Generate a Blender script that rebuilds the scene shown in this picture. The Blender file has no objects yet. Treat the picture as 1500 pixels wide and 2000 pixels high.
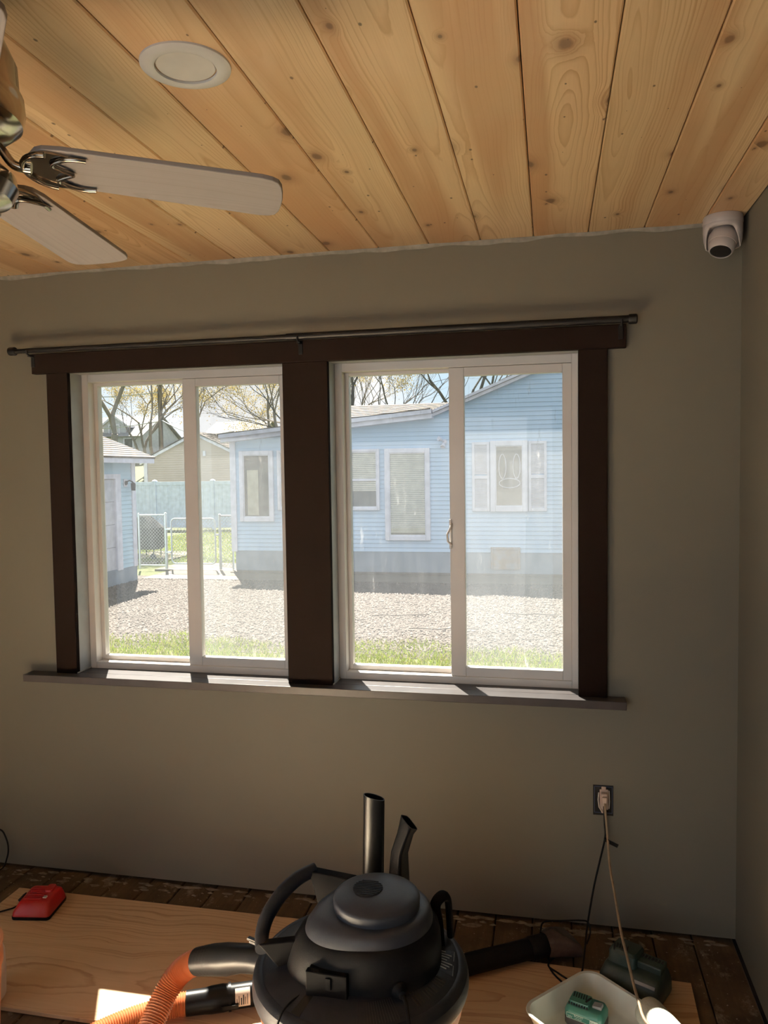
import bpy, bmesh, math, random
import numpy as np
from mathutils import Vector, Matrix
sc = bpy.context.scene
COL = sc.collection
PI = math.pi
random.seed(7)
rng = np.random.default_rng(11)

# ------------------------------------------------------------------ camera
cam_d = bpy.data.cameras.new('camera')
cam = bpy.data.objects.new('camera', cam_d)
COL.objects.link(cam)
yaw, pitch, roll = 0.21099, 0.05126, -0.0139
fw = Vector((-math.sin(yaw)*math.cos(pitch), math.cos(yaw)*math.cos(pitch), -math.sin(pitch)))
r0 = Vector((math.cos(yaw), math.sin(yaw), 0)); u0 = r0.cross(fw)
rr = r0*math.cos(roll) + u0*math.sin(roll)
uu = -r0*math.sin(roll) + u0*math.cos(roll)
M = Matrix((rr, uu, -fw)).transposed().to_4x4()
M.translation = Vector((-0.619, -2.788, 1.634))
cam.matrix_world = M
cam_d.sensor_fit = 'HORIZONTAL'; cam_d.sensor_width = 36.0
cam_d.lens = 36.0*1518.7/1500.0
cam_d.clip_start = 0.02; cam_d.clip_end = 400
sc.camera = cam

# ------------------------------------------------------------------ sky, sun, fill lamps, exposure
SUN_E, SKY_L, SIDE_FILL_W, REAR_FILL_W = 30.0, 1.1, 840.0, 7.0
w = bpy.data.worlds.new('sky'); sc.world = w; w.use_nodes = True
wt = w.node_tree; wt.nodes.clear()
_o = wt.nodes.new('ShaderNodeOutputWorld'); _b = wt.nodes.new('ShaderNodeBackground')
_tc = wt.nodes.new('ShaderNodeTexCoord'); _n = wt.nodes.new('ShaderNodeTexNoise'); _rp = wt.nodes.new('ShaderNodeValToRGB')
_n.inputs['Scale'].default_value = 3.2; _n.inputs['Detail'].default_value = 5
wt.links.new(_tc.outputs['Generated'], _n.inputs['Vector']); wt.links.new(_n.outputs['Fac'], _rp.inputs['Fac'])
_rp.color_ramp.elements[0].position = .42; _rp.color_ramp.elements[0].color = (.62, .84, 1, 1)
_rp.color_ramp.elements[1].position = .62; _rp.color_ramp.elements[1].color = (1, 1, 1, 1)
wt.links.new(_rp.outputs['Color'], _b.inputs['Color']); _b.inputs['Strength'].default_value = SKY_L
wt.links.new(_b.outputs[0], _o.inputs[0])

sun_d = bpy.data.lights.new('sun', 'SUN'); sun_d.energy = SUN_E; sun_d.angle = 0.0095; sun_d.color = (1, .93, .8)
sun = bpy.data.objects.new('sun', sun_d); COL.objects.link(sun)
sun.rotation_euler = Vector((.53, -1, -1.4)).to_track_quat('-Z', 'Y').to_euler()

def area(name, loc, target, sx, sy, watts, color, spread):
    d = bpy.data.lights.new(name, 'AREA'); d.shape = 'RECTANGLE'; d.size = sx; d.size_y = sy
    d.energy = watts; d.color = color; d.spread = spread
    o = bpy.data.objects.new(name, d); COL.objects.link(o); o.location = loc
    o.rotation_euler = (Vector(target)-Vector(loc)).to_track_quat('-Z', 'Y').to_euler()
    return o
# added unseen fill lamps at the left and rear, brightening ceiling and walls
area('side_fill', (-3.24, -1.75, 1.45), (-2.1, -1.72, 0), .9, .6, SIDE_FILL_W, (.84, .95, 1), math.radians(20))
area('rear_fill', (-1.6, -3.7, 1.15), (-.1, -.6, 1.0), 1.7, 1.9, REAR_FILL_W, (1, .97, .93), math.radians(110))

vs = sc.view_settings
sc.display_settings.display_device = 'sRGB'
vs.view_transform = 'Standard'; vs.look = 'None'; vs.exposure = 0.0; vs.gamma = 1.0; vs.use_curve_mapping = False
cy = sc.cycles
cy.use_denoising = True
cy.max_bounces = 9; cy.diffuse_bounces = 5; cy.glossy_bounces = 4; cy.transmission_bounces = 4; cy.transparent_max_bounces = 12
cy.caustics_reflective = False; cy.caustics_refractive = False
cy.sample_clamp_indirect = 6.0

# ------------------------------------------------------------------ mesh helpers
ORG = {}

def link(o, parent=None):
    COL.objects.link(o)
    if parent is not None:
        o.parent = parent
        ORG[o] = ORG.get(parent, Vector((0, 0, 0)))
    return o

def props(o, label=None, cat=None, group=None, kind=None):
    if label: o['label'] = label
    if cat: o['category'] = cat
    if group: o['group'] = group
    if kind: o['kind'] = kind
    return o

def root(name, loc, label=None, cat=None, group=None, kind=None, rot=None, local=False):
    o = bpy.data.objects.new(name, None); o.empty_display_size = .05
    COL.objects.link(o); o.location = loc
    if rot: o.rotation_euler = rot
    ORG[o] = Vector((0, 0, 0)) if local else Vector(loc)
    return props(o, label, cat, group, kind)

def frames(pts):
    pts = [Vector(p) for p in pts]; out = []
    n = len(pts); prev = None
    for i in range(n):
        t = (pts[min(i+1, n-1)] - pts[max(i-1, 0)]).normalized()
        if prev is None:
            a = Vector((0, 0, 1)) if abs(t.z) < .9 else Vector((1, 0, 0))
            s = t.cross(a).normalized()
        else:
            s = (prev - t*prev.dot(t)).normalized()
        prev = s; out.append((pts[i], s, t.cross(s), t))
    return out

def smooth_path(pts, n=8):
    P = [Vector(p) for p in pts]; out = []
    for i in range(len(P)-1):
        a, b, c, d = P[max(i-1, 0)], P[i], P[i+1], P[min(i+2, len(P)-1)]
        for k in range(n):
            t = k/n
            out.append(.5*((2*b)+(c-a)*t+(2*a-5*b+4*c-d)*t*t+(3*b-a-3*c+d)*t**3))
    out.append(P[-1]); return out

class MB:
    def __init__(s): s.v = []; s.f = []
    def add(s, v, f):
        b = len(s.v); s.v += [tuple(p) for p in v]; s.f += [tuple(i+b for i in q) for q in f]; return s
    def box(s, x0, x1, y0, y1, z0, z1):
        v = [(x, y, z) for z in (z0, z1) for y in (y0, y1) for x in (x0, x1)]
        return s.add(v, [(0, 2, 3, 1), (4, 5, 7, 6), (0, 1, 5, 4), (2, 6, 7, 3), (0, 4, 6, 2), (1, 3, 7, 5)])
    def obox(s, c, size, mat=None):
        hx, hy, hz = (q/2 for q in size); mat = mat or Matrix(); c = Vector(c)
        v = [c + mat.to_3x3() @ Vector((x, y, z)) for z in (-hz, hz) for y in (-hy, hy) for x in (-hx, hx)]
        return s.add(v, [(0, 2, 3, 1), (4, 5, 7, 6), (0, 1, 5, 4), (2, 6, 7, 3), (0, 4, 6, 2), (1, 3, 7, 5)])
    def loft(s, rings, cap=(True, True), close=True):
        n = len(rings[0]); v = [p for r in rings for p in r]; f = []
        for i in range(len(rings)-1):
            for k in range(n if close else n-1):
                k2 = (k+1) % n
                f.append((i*n+k, i*n+k2, (i+1)*n+k2, (i+1)*n+k))
        if cap[0]: f.append(tuple(range(n-1, -1, -1)))
        if cap[1]: f.append(tuple(range((len(rings)-1)*n, len(rings)*n)))
        return s.add(v, f)
    def tube(s, pts, r, n=10, cap=True, flat=1.0):
        fr = frames(pts); R = r if hasattr(r, '__len__') else [r]*len(fr)
        rings = [[c + a*(math.cos(2*PI*k/n)*q) + b*(math.sin(2*PI*k/n)*q*flat) for k in range(n)] for (c, a, b, t), q in zip(fr, R)]
        return s.loft(rings, (cap, cap))
    def lathe(s, prof, n=32, c=(0, 0, 0), mat=None, fun=None, cap=(False, False)):
        c = Vector(c); rings = []
        for r, z in prof:
            ring = []
            for k in range(n):
                a = 2*PI*k/n; q = r if fun is None else fun(r, z, a)
                p = Vector((q*math.cos(a), q*math.sin(a), z))
                ring.append(c + (mat.to_3x3() @ p if mat else p))
            rings.append(ring)
        return s.loft(rings, cap)
    def prism(s, poly, z0, z1, mat=None, c=(0, 0, 0)):
        c = Vector(c); g = lambda x, y, z: c + ((mat.to_3x3() @ Vector((x, y, z))) if mat else Vector((x, y, z)))
        return s.loft([[g(x, y, z0) for x, y in poly], [g(x, y, z1) for x, y in poly]])
    def build(s, name, mat, parent=None, bevel=0, smooth=35, recalc=True, org=None, segs=2, kind=None, label=None):
        o_ = ORG.get(parent, Vector((0, 0, 0))) if parent is not None else Vector(org or (0, 0, 0))
        me = bpy.data.meshes.new(name)
        v = np.array(s.v, dtype=np.float64).reshape(-1, 3) - np.array(o_)
        me.from_pydata(v.tolist(), [], s.f)
        if recalc or bevel:
            bm = bmesh.new(); bm.from_mesh(me)
            if recalc: bmesh.ops.recalc_face_normals(bm, faces=bm.faces)
            if bevel:
                es = [e for e in bm.edges if len(e.link_faces) == 2 and e.calc_face_angle(0) > .5]
                for f in bm.faces: f.smooth = False
                nf = bmesh.ops.bevel(bm, geom=es, offset=bevel, segments=segs, affect='EDGES', profile=.6, clamp_overlap=True)['faces']
                for f in nf: f.smooth = bool(smooth)
            bm.to_mesh(me); bm.free()
        if smooth and not bevel:
            me.polygons.foreach_set('use_smooth', [True]*len(me.polygons))
            me.set_sharp_from_angle(angle=math.radians(smooth))
        me.materials.append(mat)
        o = bpy.data.objects.new(name, me)
        link(o, parent)
        if parent is None: o.location = o_
        if kind: o['kind'] = kind
        if label: o['label'] = label
        return o

def fast_mesh(name, v, f, mat, parent=None, kind=None):
    """v (N,3) array, f (M,k) array of one polygon size."""
    o_ = ORG.get(parent, Vector((0, 0, 0))) if parent is not None else Vector((0, 0, 0))
    me = bpy.data.meshes.new(name); k = f.shape[1]
    me.vertices.add(len(v)); me.vertices.foreach_set('co', (np.asarray(v) - np.array(o_)).astype(np.float32).ravel())
    me.loops.add(f.size); me.loops.foreach_set('vertex_index', f.astype(np.int32).ravel())
    me.polygons.add(len(f)); me.polygons.foreach_set('loop_start', np.arange(0, f.size, k, dtype=np.int32))
    me.update(calc_edges=True); me.materials.append(mat)
    o = bpy.data.objects.new(name, me); link(o, parent)
    if kind: o['kind'] = kind
    return o

def R3(axis, a): return Matrix.Rotation(a, 3, axis)

# ------------------------------------------------------------------ material helpers
class NB:
    def __init__(s, name):
        s.m = bpy.data.materials.new(name); s.m.use_nodes = True; s.t = s.m.node_tree; s.t.nodes.clear()
        s.out = s.t.nodes.new('ShaderNodeOutputMaterial')
    def n(s, typ, pr=None, **ins):
        nd = s.t.nodes.new('ShaderNode'+typ)
        for k, v in (pr or {}).items(): setattr(nd, k, v)
        for k, v in ins.items():
            key = int(k[1:]) if k[0] == 'i' and k[1:].isdigit() else k.replace('_', ' ')
            s.set(nd.inputs[key], v)
        return nd
    def set(s, sock, v):
        if isinstance(v, bpy.types.NodeSocket): s.t.links.new(v, sock)
        elif isinstance(v, bpy.types.Node): s.t.links.new(v.outputs[0], sock)
        else:
            if sock.type == 'RGBA' and len(v) == 3: v = (*v, 1)
            sock.default_value = v
    def math(s, op, a, b=0.0, c=0.0, clamp=False):
        return s.n('Math', {'operation': op, 'use_clamp': clamp}, i0=a, i1=b, i2=c).outputs[0]
    def mix(s, f, a, b, blend='MIX'):
        nd = s.n('Mix', {'data_type': 'RGBA', 'blend_type': blend})
        s.set(nd.inputs[0], f); s.set(nd.inputs[6], a); s.set(nd.inputs[7], b); return nd.outputs[2]
    def ramp(s, f, stops):
        nd = s.n('ValToRGB', None, i0=f); el = nd.color_ramp.elements
        while len(el) < len(stops): el.new(.5)
        for e, (p, c) in zip(el, stops): e.position = p; e.color = (*c, 1) if hasattr(c, '__len__') else (c, c, c, 1)
        return nd.outputs[0]
    def noise(s, vec, scale, detail=3, rough=.5):
        return s.n('TexNoise', None, Vector=vec, Scale=scale, Detail=detail, Roughness=rough).outputs[0]
    def mapr(s, vec, sc_=(1, 1, 1), loc=(0, 0, 0)):
        return s.n('Mapping', None, Vector=vec, Scale=sc_, Location=loc).outputs[0]
    def co(s): return s.n('TexCoord').outputs['Object']
    def rnd(s): return s.n('ObjectInfo').outputs['Random']
    def bump(s, h, strength=.3, dist=.01): return s.n('Bump', None, Strength=strength, Distance=dist, Height=h).outputs[0]
    def bsdf(s, color, rough=.5, metal=0.0, normal=None, spec=.5, coat=0.0, trans=0.0, sheen=0.0):
        b = s.n('BsdfPrincipled', None, Base_Color=color, Roughness=rough, Metallic=metal)
        b.inputs['Specular IOR Level'].default_value = spec
        b.inputs['Coat Weight'].default_value = coat
        b.inputs['Transmission Weight'].default_value = trans
        b.inputs['Sheen Weight'].default_value = sheen
        if normal is not None: s.set(b.inputs['Normal'], normal)
        return b
    def done(s, sh):
        s.t.links.new(sh.outputs[0] if isinstance(sh, bpy.types.Node) else sh, s.out.inputs[0]); return s.m

def mat(name, c, rough=.5, metal=0.0, c2=None, vs_=6.0, bump=0.0, bs=60.0, spec=.5, coat=0.0, dust=0.0, dustc=(.35, .31, .26)):
    b = NB(name); co = b.co(); col = c
    n1 = b.noise(co, vs_, 4)
    c2 = c2 or tuple(q*.82 for q in c)
    col = b.mix(b.ramp(n1, [(.35, 0.0), (.65, 1.0)]), c, c2)
    if dust:
        d = b.ramp(b.noise(co, vs_*1.7, 6, .65), [(.42, 0.0), (.75, dust)])
        col = b.mix(d, col, dustc)
    nm = b.bump(b.noise(co, bs, 3), bump, .002) if bump else None
    return b.done(b.bsdf(col, rough, metal, nm, spec, coat))

def pine(name, light, dark, heart, along='y', pitch=.0065, knots=1.0, rough=.55, coat=.12, big=1.0, heart_amt=.5, specks=False):
    """Flat-sawn board: growth rings cut by the face, flowing round knots; every board gets its own cut."""
    b = NB(name); co = b.co(); rnd = b.rnd()
    sep = b.n('SeparateXYZ', None, Vector=co)
    X, Y = (sep.outputs[0], sep.outputs[1]) if along == 'y' else (sep.outputs[1], sep.outputs[0])
    r1 = b.math('FRACT', b.math('MULTIPLY', rnd, 17.31)); r2 = b.math('FRACT', b.math('MULTIPLY', rnd, 91.7))
    yo = b.math('ADD', Y, b.math('MULTIPLY', rnd, 37.0))
    vec = b.n('CombineXYZ', None, X=X, Y=yo, Z=b.math('MULTIPLY', rnd, 9.0)).outputs[0]
    # knots
    kv = b.n('CombineXYZ', None, X=b.math('MULTIPLY', X, 5.5/big), Y=b.math('MULTIPLY', yo, 3.4/big), Z=rnd).outputs[0]
    vo = b.n('TexVoronoi', {'voronoi_dimensions': '2D', 'feature': 'F1'}, Vector=kv, Scale=1.0, Randomness=1.0)
    vc = b.n('SeparateColor', None, Color=vo.outputs['Color'])
    kd = b.math('DIVIDE', vo.outputs['Distance'], b.math('ADD', b.math('MULTIPLY', vc.outputs[1], 1.1), .3))
    kd = b.math('ADD', kd, b.math('MULTIPLY', b.math('SUBTRACT', b.noise(b.mapr(vec, (60, 40, 1)), 1.0, 2), .5), .03))
    gate = b.math('GREATER_THAN', vc.outputs[0], 1-.55*knots)
    kbump = b.math('MULTIPLY', b.math('POWER', 2.718, b.math('MULTIPLY', b.math('MULTIPLY', kd, kd), -60.0)), b.math('MULTIPLY', gate, .03*big))
    # distance from the pith
    wob = b.math('MULTIPLY', b.math('SUBTRACT', b.noise(b.mapr(vec, (2, 1.1, 1)), 1.6, 2), .5), .05*big)
    x0 = b.math('MULTIPLY', b.math('SUBTRACT', r1, .5), .15*big)
    sx = b.math('ADD', b.math('SUBTRACT', X, x0), wob)
    h = b.math('ADD', b.math('ADD', b.math('MULTIPLY', r2, .05*big), .012), b.math('MULTIPLY', b.math('SUBTRACT', b.noise(b.mapr(vec, (.6, .55, 1)), 1.0, 2), .4), .16*big))
    rad = b.math('SQRT', b.math('ADD', b.math('MULTIPLY', sx, sx), b.math('MULTIPLY', h, h)))
    rad = b.math('ADD', rad, kbump)
    rad = b.math('ADD', rad, b.math('MULTIPLY', b.noise(b.mapr(vec, (30, 9, 1)), 1.0, 3), .0035*big))
    rr_ = b.math('ADD', b.math('DIVIDE', rad, pitch), b.math('MULTIPLY', b.n('TexNoise', {'noise_dimensions': '1D'}, W=b.math('ADD', b.math('MULTIPLY', rad, 38.0), b.math('MULTIPLY', rnd, 50.0)), Scale=1.0, Detail=2.0).outputs[0], 3.0))
    ph = b.math('FRACT', rr_)
    late = b.ramp(ph, [(0.0, .10), (.6, .22), (.92, 1.0), (1.0, .10)])
    late = b.math('MULTIPLY', late, b.ramp(b.noise(b.mapr(vec, (12, 1.6, 1)), 1.0, 3), [(.3, .35), (.7, 1.1)]))
    fine = b.noise(b.mapr(vec, (260/big, 6/big, 1)), 1.0, 3, .6)
    col = b.mix(b.math('MULTIPLY', late, .95, 0, True), light, dark)
    col = b.mix(b.math('MULTIPLY', b.math('SUBTRACT', fine, .4), .5, 0, True), col, dark)
    hs = b.ramp(b.noise(b.mapr(vec, (7/big, .35/big, 1)), 1.0, 2), [(.46, 0.0), (.60, heart_amt)])
    col = b.mix(hs, col, heart)
    blot = b.noise(b.mapr(vec, (5, 2.2, 1)), 1.0, 3)
    col = b.mix(b.ramp(blot, [(.35, 0.0), (.75, .35)]), col, tuple(q*.72 for q in light))
    col = b.mix(1.0, col, b.ramp(r2, [(0, (.80, .77, .72)), (.3, (1.0, 1.0, .98)), (.6, (.90, .85, .80)), (.8, (1.04, 1.04, 1.04)), (1, (.86, .78, .70))]), 'MULTIPLY')
    ring = b.math('MULTIPLY', b.ramp(kd, [(0.0, 1.0), (.05, .95), (.062, .6), (.12, .22), (.2, 0.0)]), gate)
    kin = b.math('MULTIPLY', b.ramp(kd, [(0.0, 1.0), (.035, .9), (.055, 0.0)]), gate)
    col = b.mix(ring, col, tuple(q*.55 for q in heart))
    col = b.mix(b.math('MULTIPLY', kin, .85), col, tuple(q*.25 for q in heart))
    if specks:
        v2 = b.n('TexVoronoi', {'voronoi_dimensions': '2D', 'feature': 'F1'}, Vector=b.mapr(vec, (22, 13, 1)), Scale=1.0, Randomness=1.0)
        sg = b.math('GREATER_THAN', b.n('SeparateColor', None, Color=v2.outputs['Color']).outputs[0], .88)
        sp = b.math('MULTIPLY', b.ramp(b.math('DIVIDE', v2.outputs['Distance'], b.math('ADD', .35, b.n('SeparateColor', None, Color=v2.outputs['Color']).outputs[1])), [(.0, .9), (.045, .8), (.075, 0.0)]), sg)
        col = b.mix(sp, col, (.10, .05, .025))
    nm = b.bump(b.math('ADD', late, fine), .12, .001)
    return b.done(b.bsdf(col, rough, 0, nm, .4, coat))

def glass_mat(name, dirt=.03, smear=0.0, tint=(1, 1, 1)):
    b = NB(name); co = b.co()
    tr = b.n('BsdfTransparent', None, Color=tint)
    gl = b.n('BsdfGlossy', None, Color=(1, 1, 1), Roughness=.02)
    ge = b.n('NewGeometry')
    cs = b.math('ABSOLUTE', b.n('VectorMath', {'operation': 'DOT_PRODUCT'}, i0=ge.outputs['Incoming'], i1=ge.outputs['Normal']).outputs['Value'])
    fr = b.math('ADD', b.math('MULTIPLY', b.math('POWER', b.math('SUBTRACT', 1.0, cs), 5.0), .9), .025)
    m1 = b.n('MixShader', None, i0=fr, i1=tr, i2=gl)
    d = b.ramp(b.noise(b.mapr(co, (9, 1, 1.5)), 3, 5, .7), [(.3, dirt*.55), (.8, dirt*1.6)])
    if smear:
        streak = b.ramp(b.noise(b.mapr(co, (26, 1, 5)), 1.0, 6, .75), [(.58, 0.0), (.75, smear)])
        where = b.ramp(b.noise(b.mapr(co, (4, 1, 2.4), (3.7, 0, 1.2)), 1.0, 2), [(.5, 0.0), (.62, 1.0)])
        d = b.math('ADD', d, b.math('MULTIPLY', streak, where))
    ad = b.n('AddShader', None, i0=b.n('BsdfTranslucent', None, Color=(.42, .42, .43)), i1=b.n('BsdfDiffuse', None, Color=(.3, .3, .3)))
    return b.done(b.n('MixShader', None, i0=d, i1=m1, i2=ad))

def screen_mat(name, cover, col):
    b = NB(name); co = b.co()
    d = b.ramp(b.noise(b.mapr(co, (3, 1, 3)), 2, 3), [(.3, cover*.85), (.7, cover*1.15)])
    ad = b.n('AddShader', None, i0=b.n('BsdfTranslucent', None, Color=col), i1=b.n('BsdfDiffuse', None, Color=tuple(q*.5 for q in col)))
    return b.done(b.n('MixShader', None, i0=d, i1=b.n('BsdfTransparent'), i2=ad))

def wall_paint(name, c):
    b = NB(name); co = b.co()
    col = b.mix(b.ramp(b.noise(co, 1.5, 4), [(.35, 0.0), (.7, .5)]), c, tuple(q*.9 for q in c))
    nm = b.bump(b.noise(co, 220, 3), .18, .0015)
    return b.done(b.bsdf(col, .6, 0, nm, .35))

def old_floor(name):
    b = NB(name); co = b.co(); rnd = b.rnd()
    v = b.n('VectorMath', {'operation': 'ADD'}, i0=co, i1=b.n('CombineXYZ', None, X=b.math('MULTIPLY', rnd, 11), Y=b.math('MULTIPLY', rnd, 29), Z=0.0).outputs[0]).outputs[0]
    grain = b.noise(b.mapr(v, (60, 3, 1)), 1.0, 4, .6)
    col = b.mix(grain, (.045, .030, .018), (.115, .078, .046))
    col = b.mix(b.ramp(b.noise(v, 7, 5, .6), [(.45, 0.0), (.7, .8)]), col, (.035, .022, .013))
    mud = b.ramp(b.noise(b.mapr(v, (9, 6, 1)), 1.0, 8, .72), [(.56, 0.0), (.66, .75)])
    col = b.mix(mud, col, (.26, .22, .17))
    spk = b.ramp(b.noise(v, 70, 2), [(.7, 0.0), (.74, .7)])
    col = b.mix(spk, col, (.38, .34, .28))
    nm = b.bump(b.math('ADD', b.math('MULTIPLY', mud, 1.5), grain), .5, .003)
    return b.done(b.bsdf(col, .8, 0, nm, .25))

def gravel_mat(name, cols, scale):
    b = NB(name); co = b.co()
    vo = b.n('TexVoronoi', None, Vector=co, Scale=scale)
    g = b.n('SeparateColor', None, Color=vo.outputs['Color']).outputs[0]
    col = b.ramp(g, [(i/(len(cols)-1), c) for i, c in enumerate(cols)])
    col = b.mix(b.ramp(b.noise(co, .9, 4), [(.4, 0.0), (.7, .5)]), col, tuple(q*.75 for q in cols[1]))
    nm = b.bump(vo.outputs['Distance'], .8, .012)
    return b.done(b.bsdf(col, .9, 0, nm, .2))

def random_cols(name, cols, rough=.8, trans=0.0):
    """colour chosen per small island (stones, blades, leaves)."""
    b = NB(name); r = b.n('NewGeometry').outputs['Random Per Island']
    col = b.ramp(r, [(i/(len(cols)-1), c) for i, c in enumerate(cols)])
    sh = b.bsdf(col, rough, 0, None, .2)
    if trans:
        sh = b.n('MixShader', None, i0=trans, i1=sh, i2=b.n('BsdfTranslucent', None, Color=col))
    return b.done(sh)

def shingle_mat(name, c1, c2):
    b = NB(name); co = b.co()
    vo = b.n('TexVoronoi', None, Vector=b.mapr(co, (5, 5, 8)), Scale=1.0)
    col = b.mix(b.n('SeparateColor', None, Color=vo.outputs['Color']).outputs[0], c1, c2)
    return b.done(b.bsdf(col, .9, 0, b.bump(b.noise(co, 90, 3), .3, .004), .2))

MT = {}
MT['wall'] = wall_paint('greige_wall_paint', (.143, .134, .105))
MT['wall_out'] = mat('exterior_siding_paint', (.5, .5, .48), .7)
MT['pine'] = pine('ceiling_pine', (.90, .66, .385), (.58, .335, .15), (.56, .31, .15), 'y', .0085, 1.05, .5, .15, 1.0, .8, True)
MT['ply'] = pine('fir_plywood', (.68, .48, .30), (.34, .19, .10), (.52, .32, .17), 'x', .017, .25, .7, 0, 3.2, .3)
MT['dark'] = mat('dark_void', (.012, .01, .009), .9)
MT['floor'] = old_floor('old_floorboards')
MT['mud'] = mat('dried_plaster', (.20, .17, .13), .95, c2=(.10, .08, .06), vs_=30, bump=.6, bs=80)
MT['casing'] = mat('dark_stained_casing', (.0058, .0034, .0028), .8, c2=(.0048, .003, .0025), vs_=8, bump=.06, bs=40, spec=.04)
MT['sill'] = mat('dark_sill', (.055, .049, .049), .36, c2=(.042, .037, .037), vs_=12, bump=.1, bs=50, spec=.3)
MT['jamb'] = mat('grey_jamb', (.30, .31, .31), .45, c2=(.25, .26, .26), vs_=10)
MT['vinyl'] = mat('white_window_vinyl', (.66, .62, .58), .35, c2=(.6, .56, .52), vs_=4)
MT['caulk'] = mat('rough_caulk', (.26, .245, .21), .7, c2=(.19, .175, .15), vs_=35, bump=.5, bs=60)
MT['glass'] = glass_mat('window_glass', .026, .0)
MT['glass_s'] = glass_mat('smeared_window_glass', .03, .42)
MT['glass_m'] = glass_mat('rubbed_window_glass', .026, .22)
MT['screen'] = screen_mat('insect_screen', .085, (.26, .28, .30))
MT['black'] = mat('black_metal', (.005, .005, .0055), .45, 0.0, spec=.12)
MT['plastic_black'] = mat('dusty_black_plastic', (.006, .0063, .0072), .5, c2=(.004, .0043, .005), vs_=14, bump=.12, bs=300, dust=.10, dustc=(.05, .042, .035), spec=.07)
MT['plastic_lid'] = mat('dusty_grey_black_plastic', (.014, .016, .021), .42, c2=(.010, .0115, .015), vs_=9, bump=.12, bs=300, dust=.2, dustc=(.05, .045, .042), spec=.14)
MT['plastic_cap'] = mat('dusty_sheen_cap_plastic', (.030, .034, .043), .42, c2=(.022, .025, .033), vs_=11, bump=.12, bs=300, dust=.2, dustc=(.06, .056, .055), spec=.2)  # dusty; lighter bluish base paints in the window sheen on the vacuum top
MT['matte_black'] = mat('matte_black_plastic', (.004, .004, .0045), .7, spec=.03)
MT['plastic_gloss'] = mat('glossy_black_plastic', (.006, .006, .0065), .34, dust=.05, dustc=(.06, .055, .05), spec=.14)
MT['orange'] = mat('orange_plastic', (.62, .25, .11), .38, c2=(.56, .21, .09), vs_=5, dust=.12, dustc=(.5, .4, .3))
MT['hose'] = mat('orange_hose_plastic', (.56, .19, .075), .4, c2=(.5, .16, .06), vs_=10)
MT['paper'] = mat('paper_tag', (.75, .62, .5), .7)
MT['ink'] = mat('black_ink', (.03, .03, .03), .6)
MT['grey_print'] = mat('grey_print', (.3, .3, .3), .6)
MT['white_plastic'] = mat('white_camera_plastic', (.62, .56, .53), .4)
MT['lens'] = mat('camera_lens_black', (.004, .004, .005), .3, spec=.3)
MT['lamp_white'] = mat('white_lamp_enamel', (.72, .71, .69), .4)
MT['diffuser'] = mat('lamp_diffuser', (.74, .72, .68), .5)
MT['brass'] = mat('antique_metal', (.46, .40, .32), .16, 1.0, c2=(.2, .17, .14), vs_=4)
MT['blade'] = pine('limed_fan_blade', (.29, .26, .25), (.23, .205, .195), (.26, .23, .22), 'x', .012, 0, .6, 0, 1.0, .2)
MT['red'] = mat('red_plastic', (.42, .008, .010), .34, c2=(.36, .006, .008), vs_=6, dust=.12, dustc=(.4, .25, .22))
MT['green_dark'] = mat('dark_green_plastic', (.016, .035, .028), .5, c2=(.012, .026, .021), vs_=10, bump=.1, bs=200, dust=.1)
MT['green'] = mat('teal_battery_plastic', (.055, .21, .16), .3, c2=(.045, .17, .13), vs_=8)
MT['lime'] = mat('pale_print', (.62, .70, .60), .5)
MT['tray'] = mat('translucent_white_tray', (.62, .64, .58), .35, c2=(.55, .56, .5), vs_=10, dust=.25, dustc=(.5, .42, .36))
MT['nap'] = mat('roller_nap', (.5, .5, .43), .95, c2=(.42, .42, .35), vs_=25, bump=1.0, bs=160)
MT['tan'] = mat('tan_cord', (.30, .22, .14), .6, c2=(.22, .15, .09), vs_=40)
MT['beige_rec'] = mat('beige_receptacle', (.55, .42, .34), .4)
MT['blue_box'] = mat('blue_electrical_box', (.02, .035, .085), .45)
MT['copper'] = mat('wire_ivory', (.7, .6, .5), .5)
MT['jug'] = mat('milky_plastic', (.6, .57, .54), .4)
MT['smoke'] = mat('smoky_plastic', (.06, .04, .035), .25, dust=.3, dustc=(.2, .14, .12))
# outdoors
MT['siding'] = mat('light_blue_siding', (.47, .60, .76), .55, c2=(.45, .575, .73), vs_=1.5)
MT['siding_t'] = mat('pale_teal_siding', (.47, .63, .74), .55, c2=(.45, .60, .71), vs_=1.5)
MT['siding_b'] = mat('beige_siding', (.50, .42, .35), .6, c2=(.46, .385, .315), vs_=1)
MT['white'] = mat('white_exterior_trim', (.72, .71, .80), .5)
MT['door_white'] = mat('white_garage_door', (.62, .62, .68), .5)
MT['found'] = mat('painted_foundation', (.30, .34, .40), .85, c2=(.24, .28, .33), vs_=3, bump=.3, bs=40)
MT['concrete'] = mat('pale_concrete', (.125, .105, .083), .9, c2=(.10, .085, .066), vs_=2.5, bump=.3, bs=60)
MT['gravel_base'] = gravel_mat('gravel_bed', [(.025, .021, .019), (.065, .056, .049), (.085, .074, .066), (.04, .034, .03)], 34)
MT['stone'] = random_cols('gravel_stones', [(.03, .026, .023), (.095, .08, .071), (.13, .113, .101), (.07, .061, .055), (.155, .138, .125), (.05, .042, .037)], .9)
MT['soil'] = mat('lawn_soil', (.09, .085, .035), .95, c2=(.05, .075, .018), vs_=3, bump=.5, bs=25)
MT['lawn'] = mat('lawn_green', (.075, .095, .022), .95, c2=(.09, .10, .03), vs_=.8, bump=.5, bs=25)
MT['grass'] = random_cols('grass_blades', [(.15, .24, .02), (.22, .29, .03), (.27, .31, .05), (.30, .26, .13), (.18, .27, .025)], .7, .3)
MT['shingle'] = shingle_mat('roof_shingles', (.14, .122, .11), (.20, .175, .158))
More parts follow.
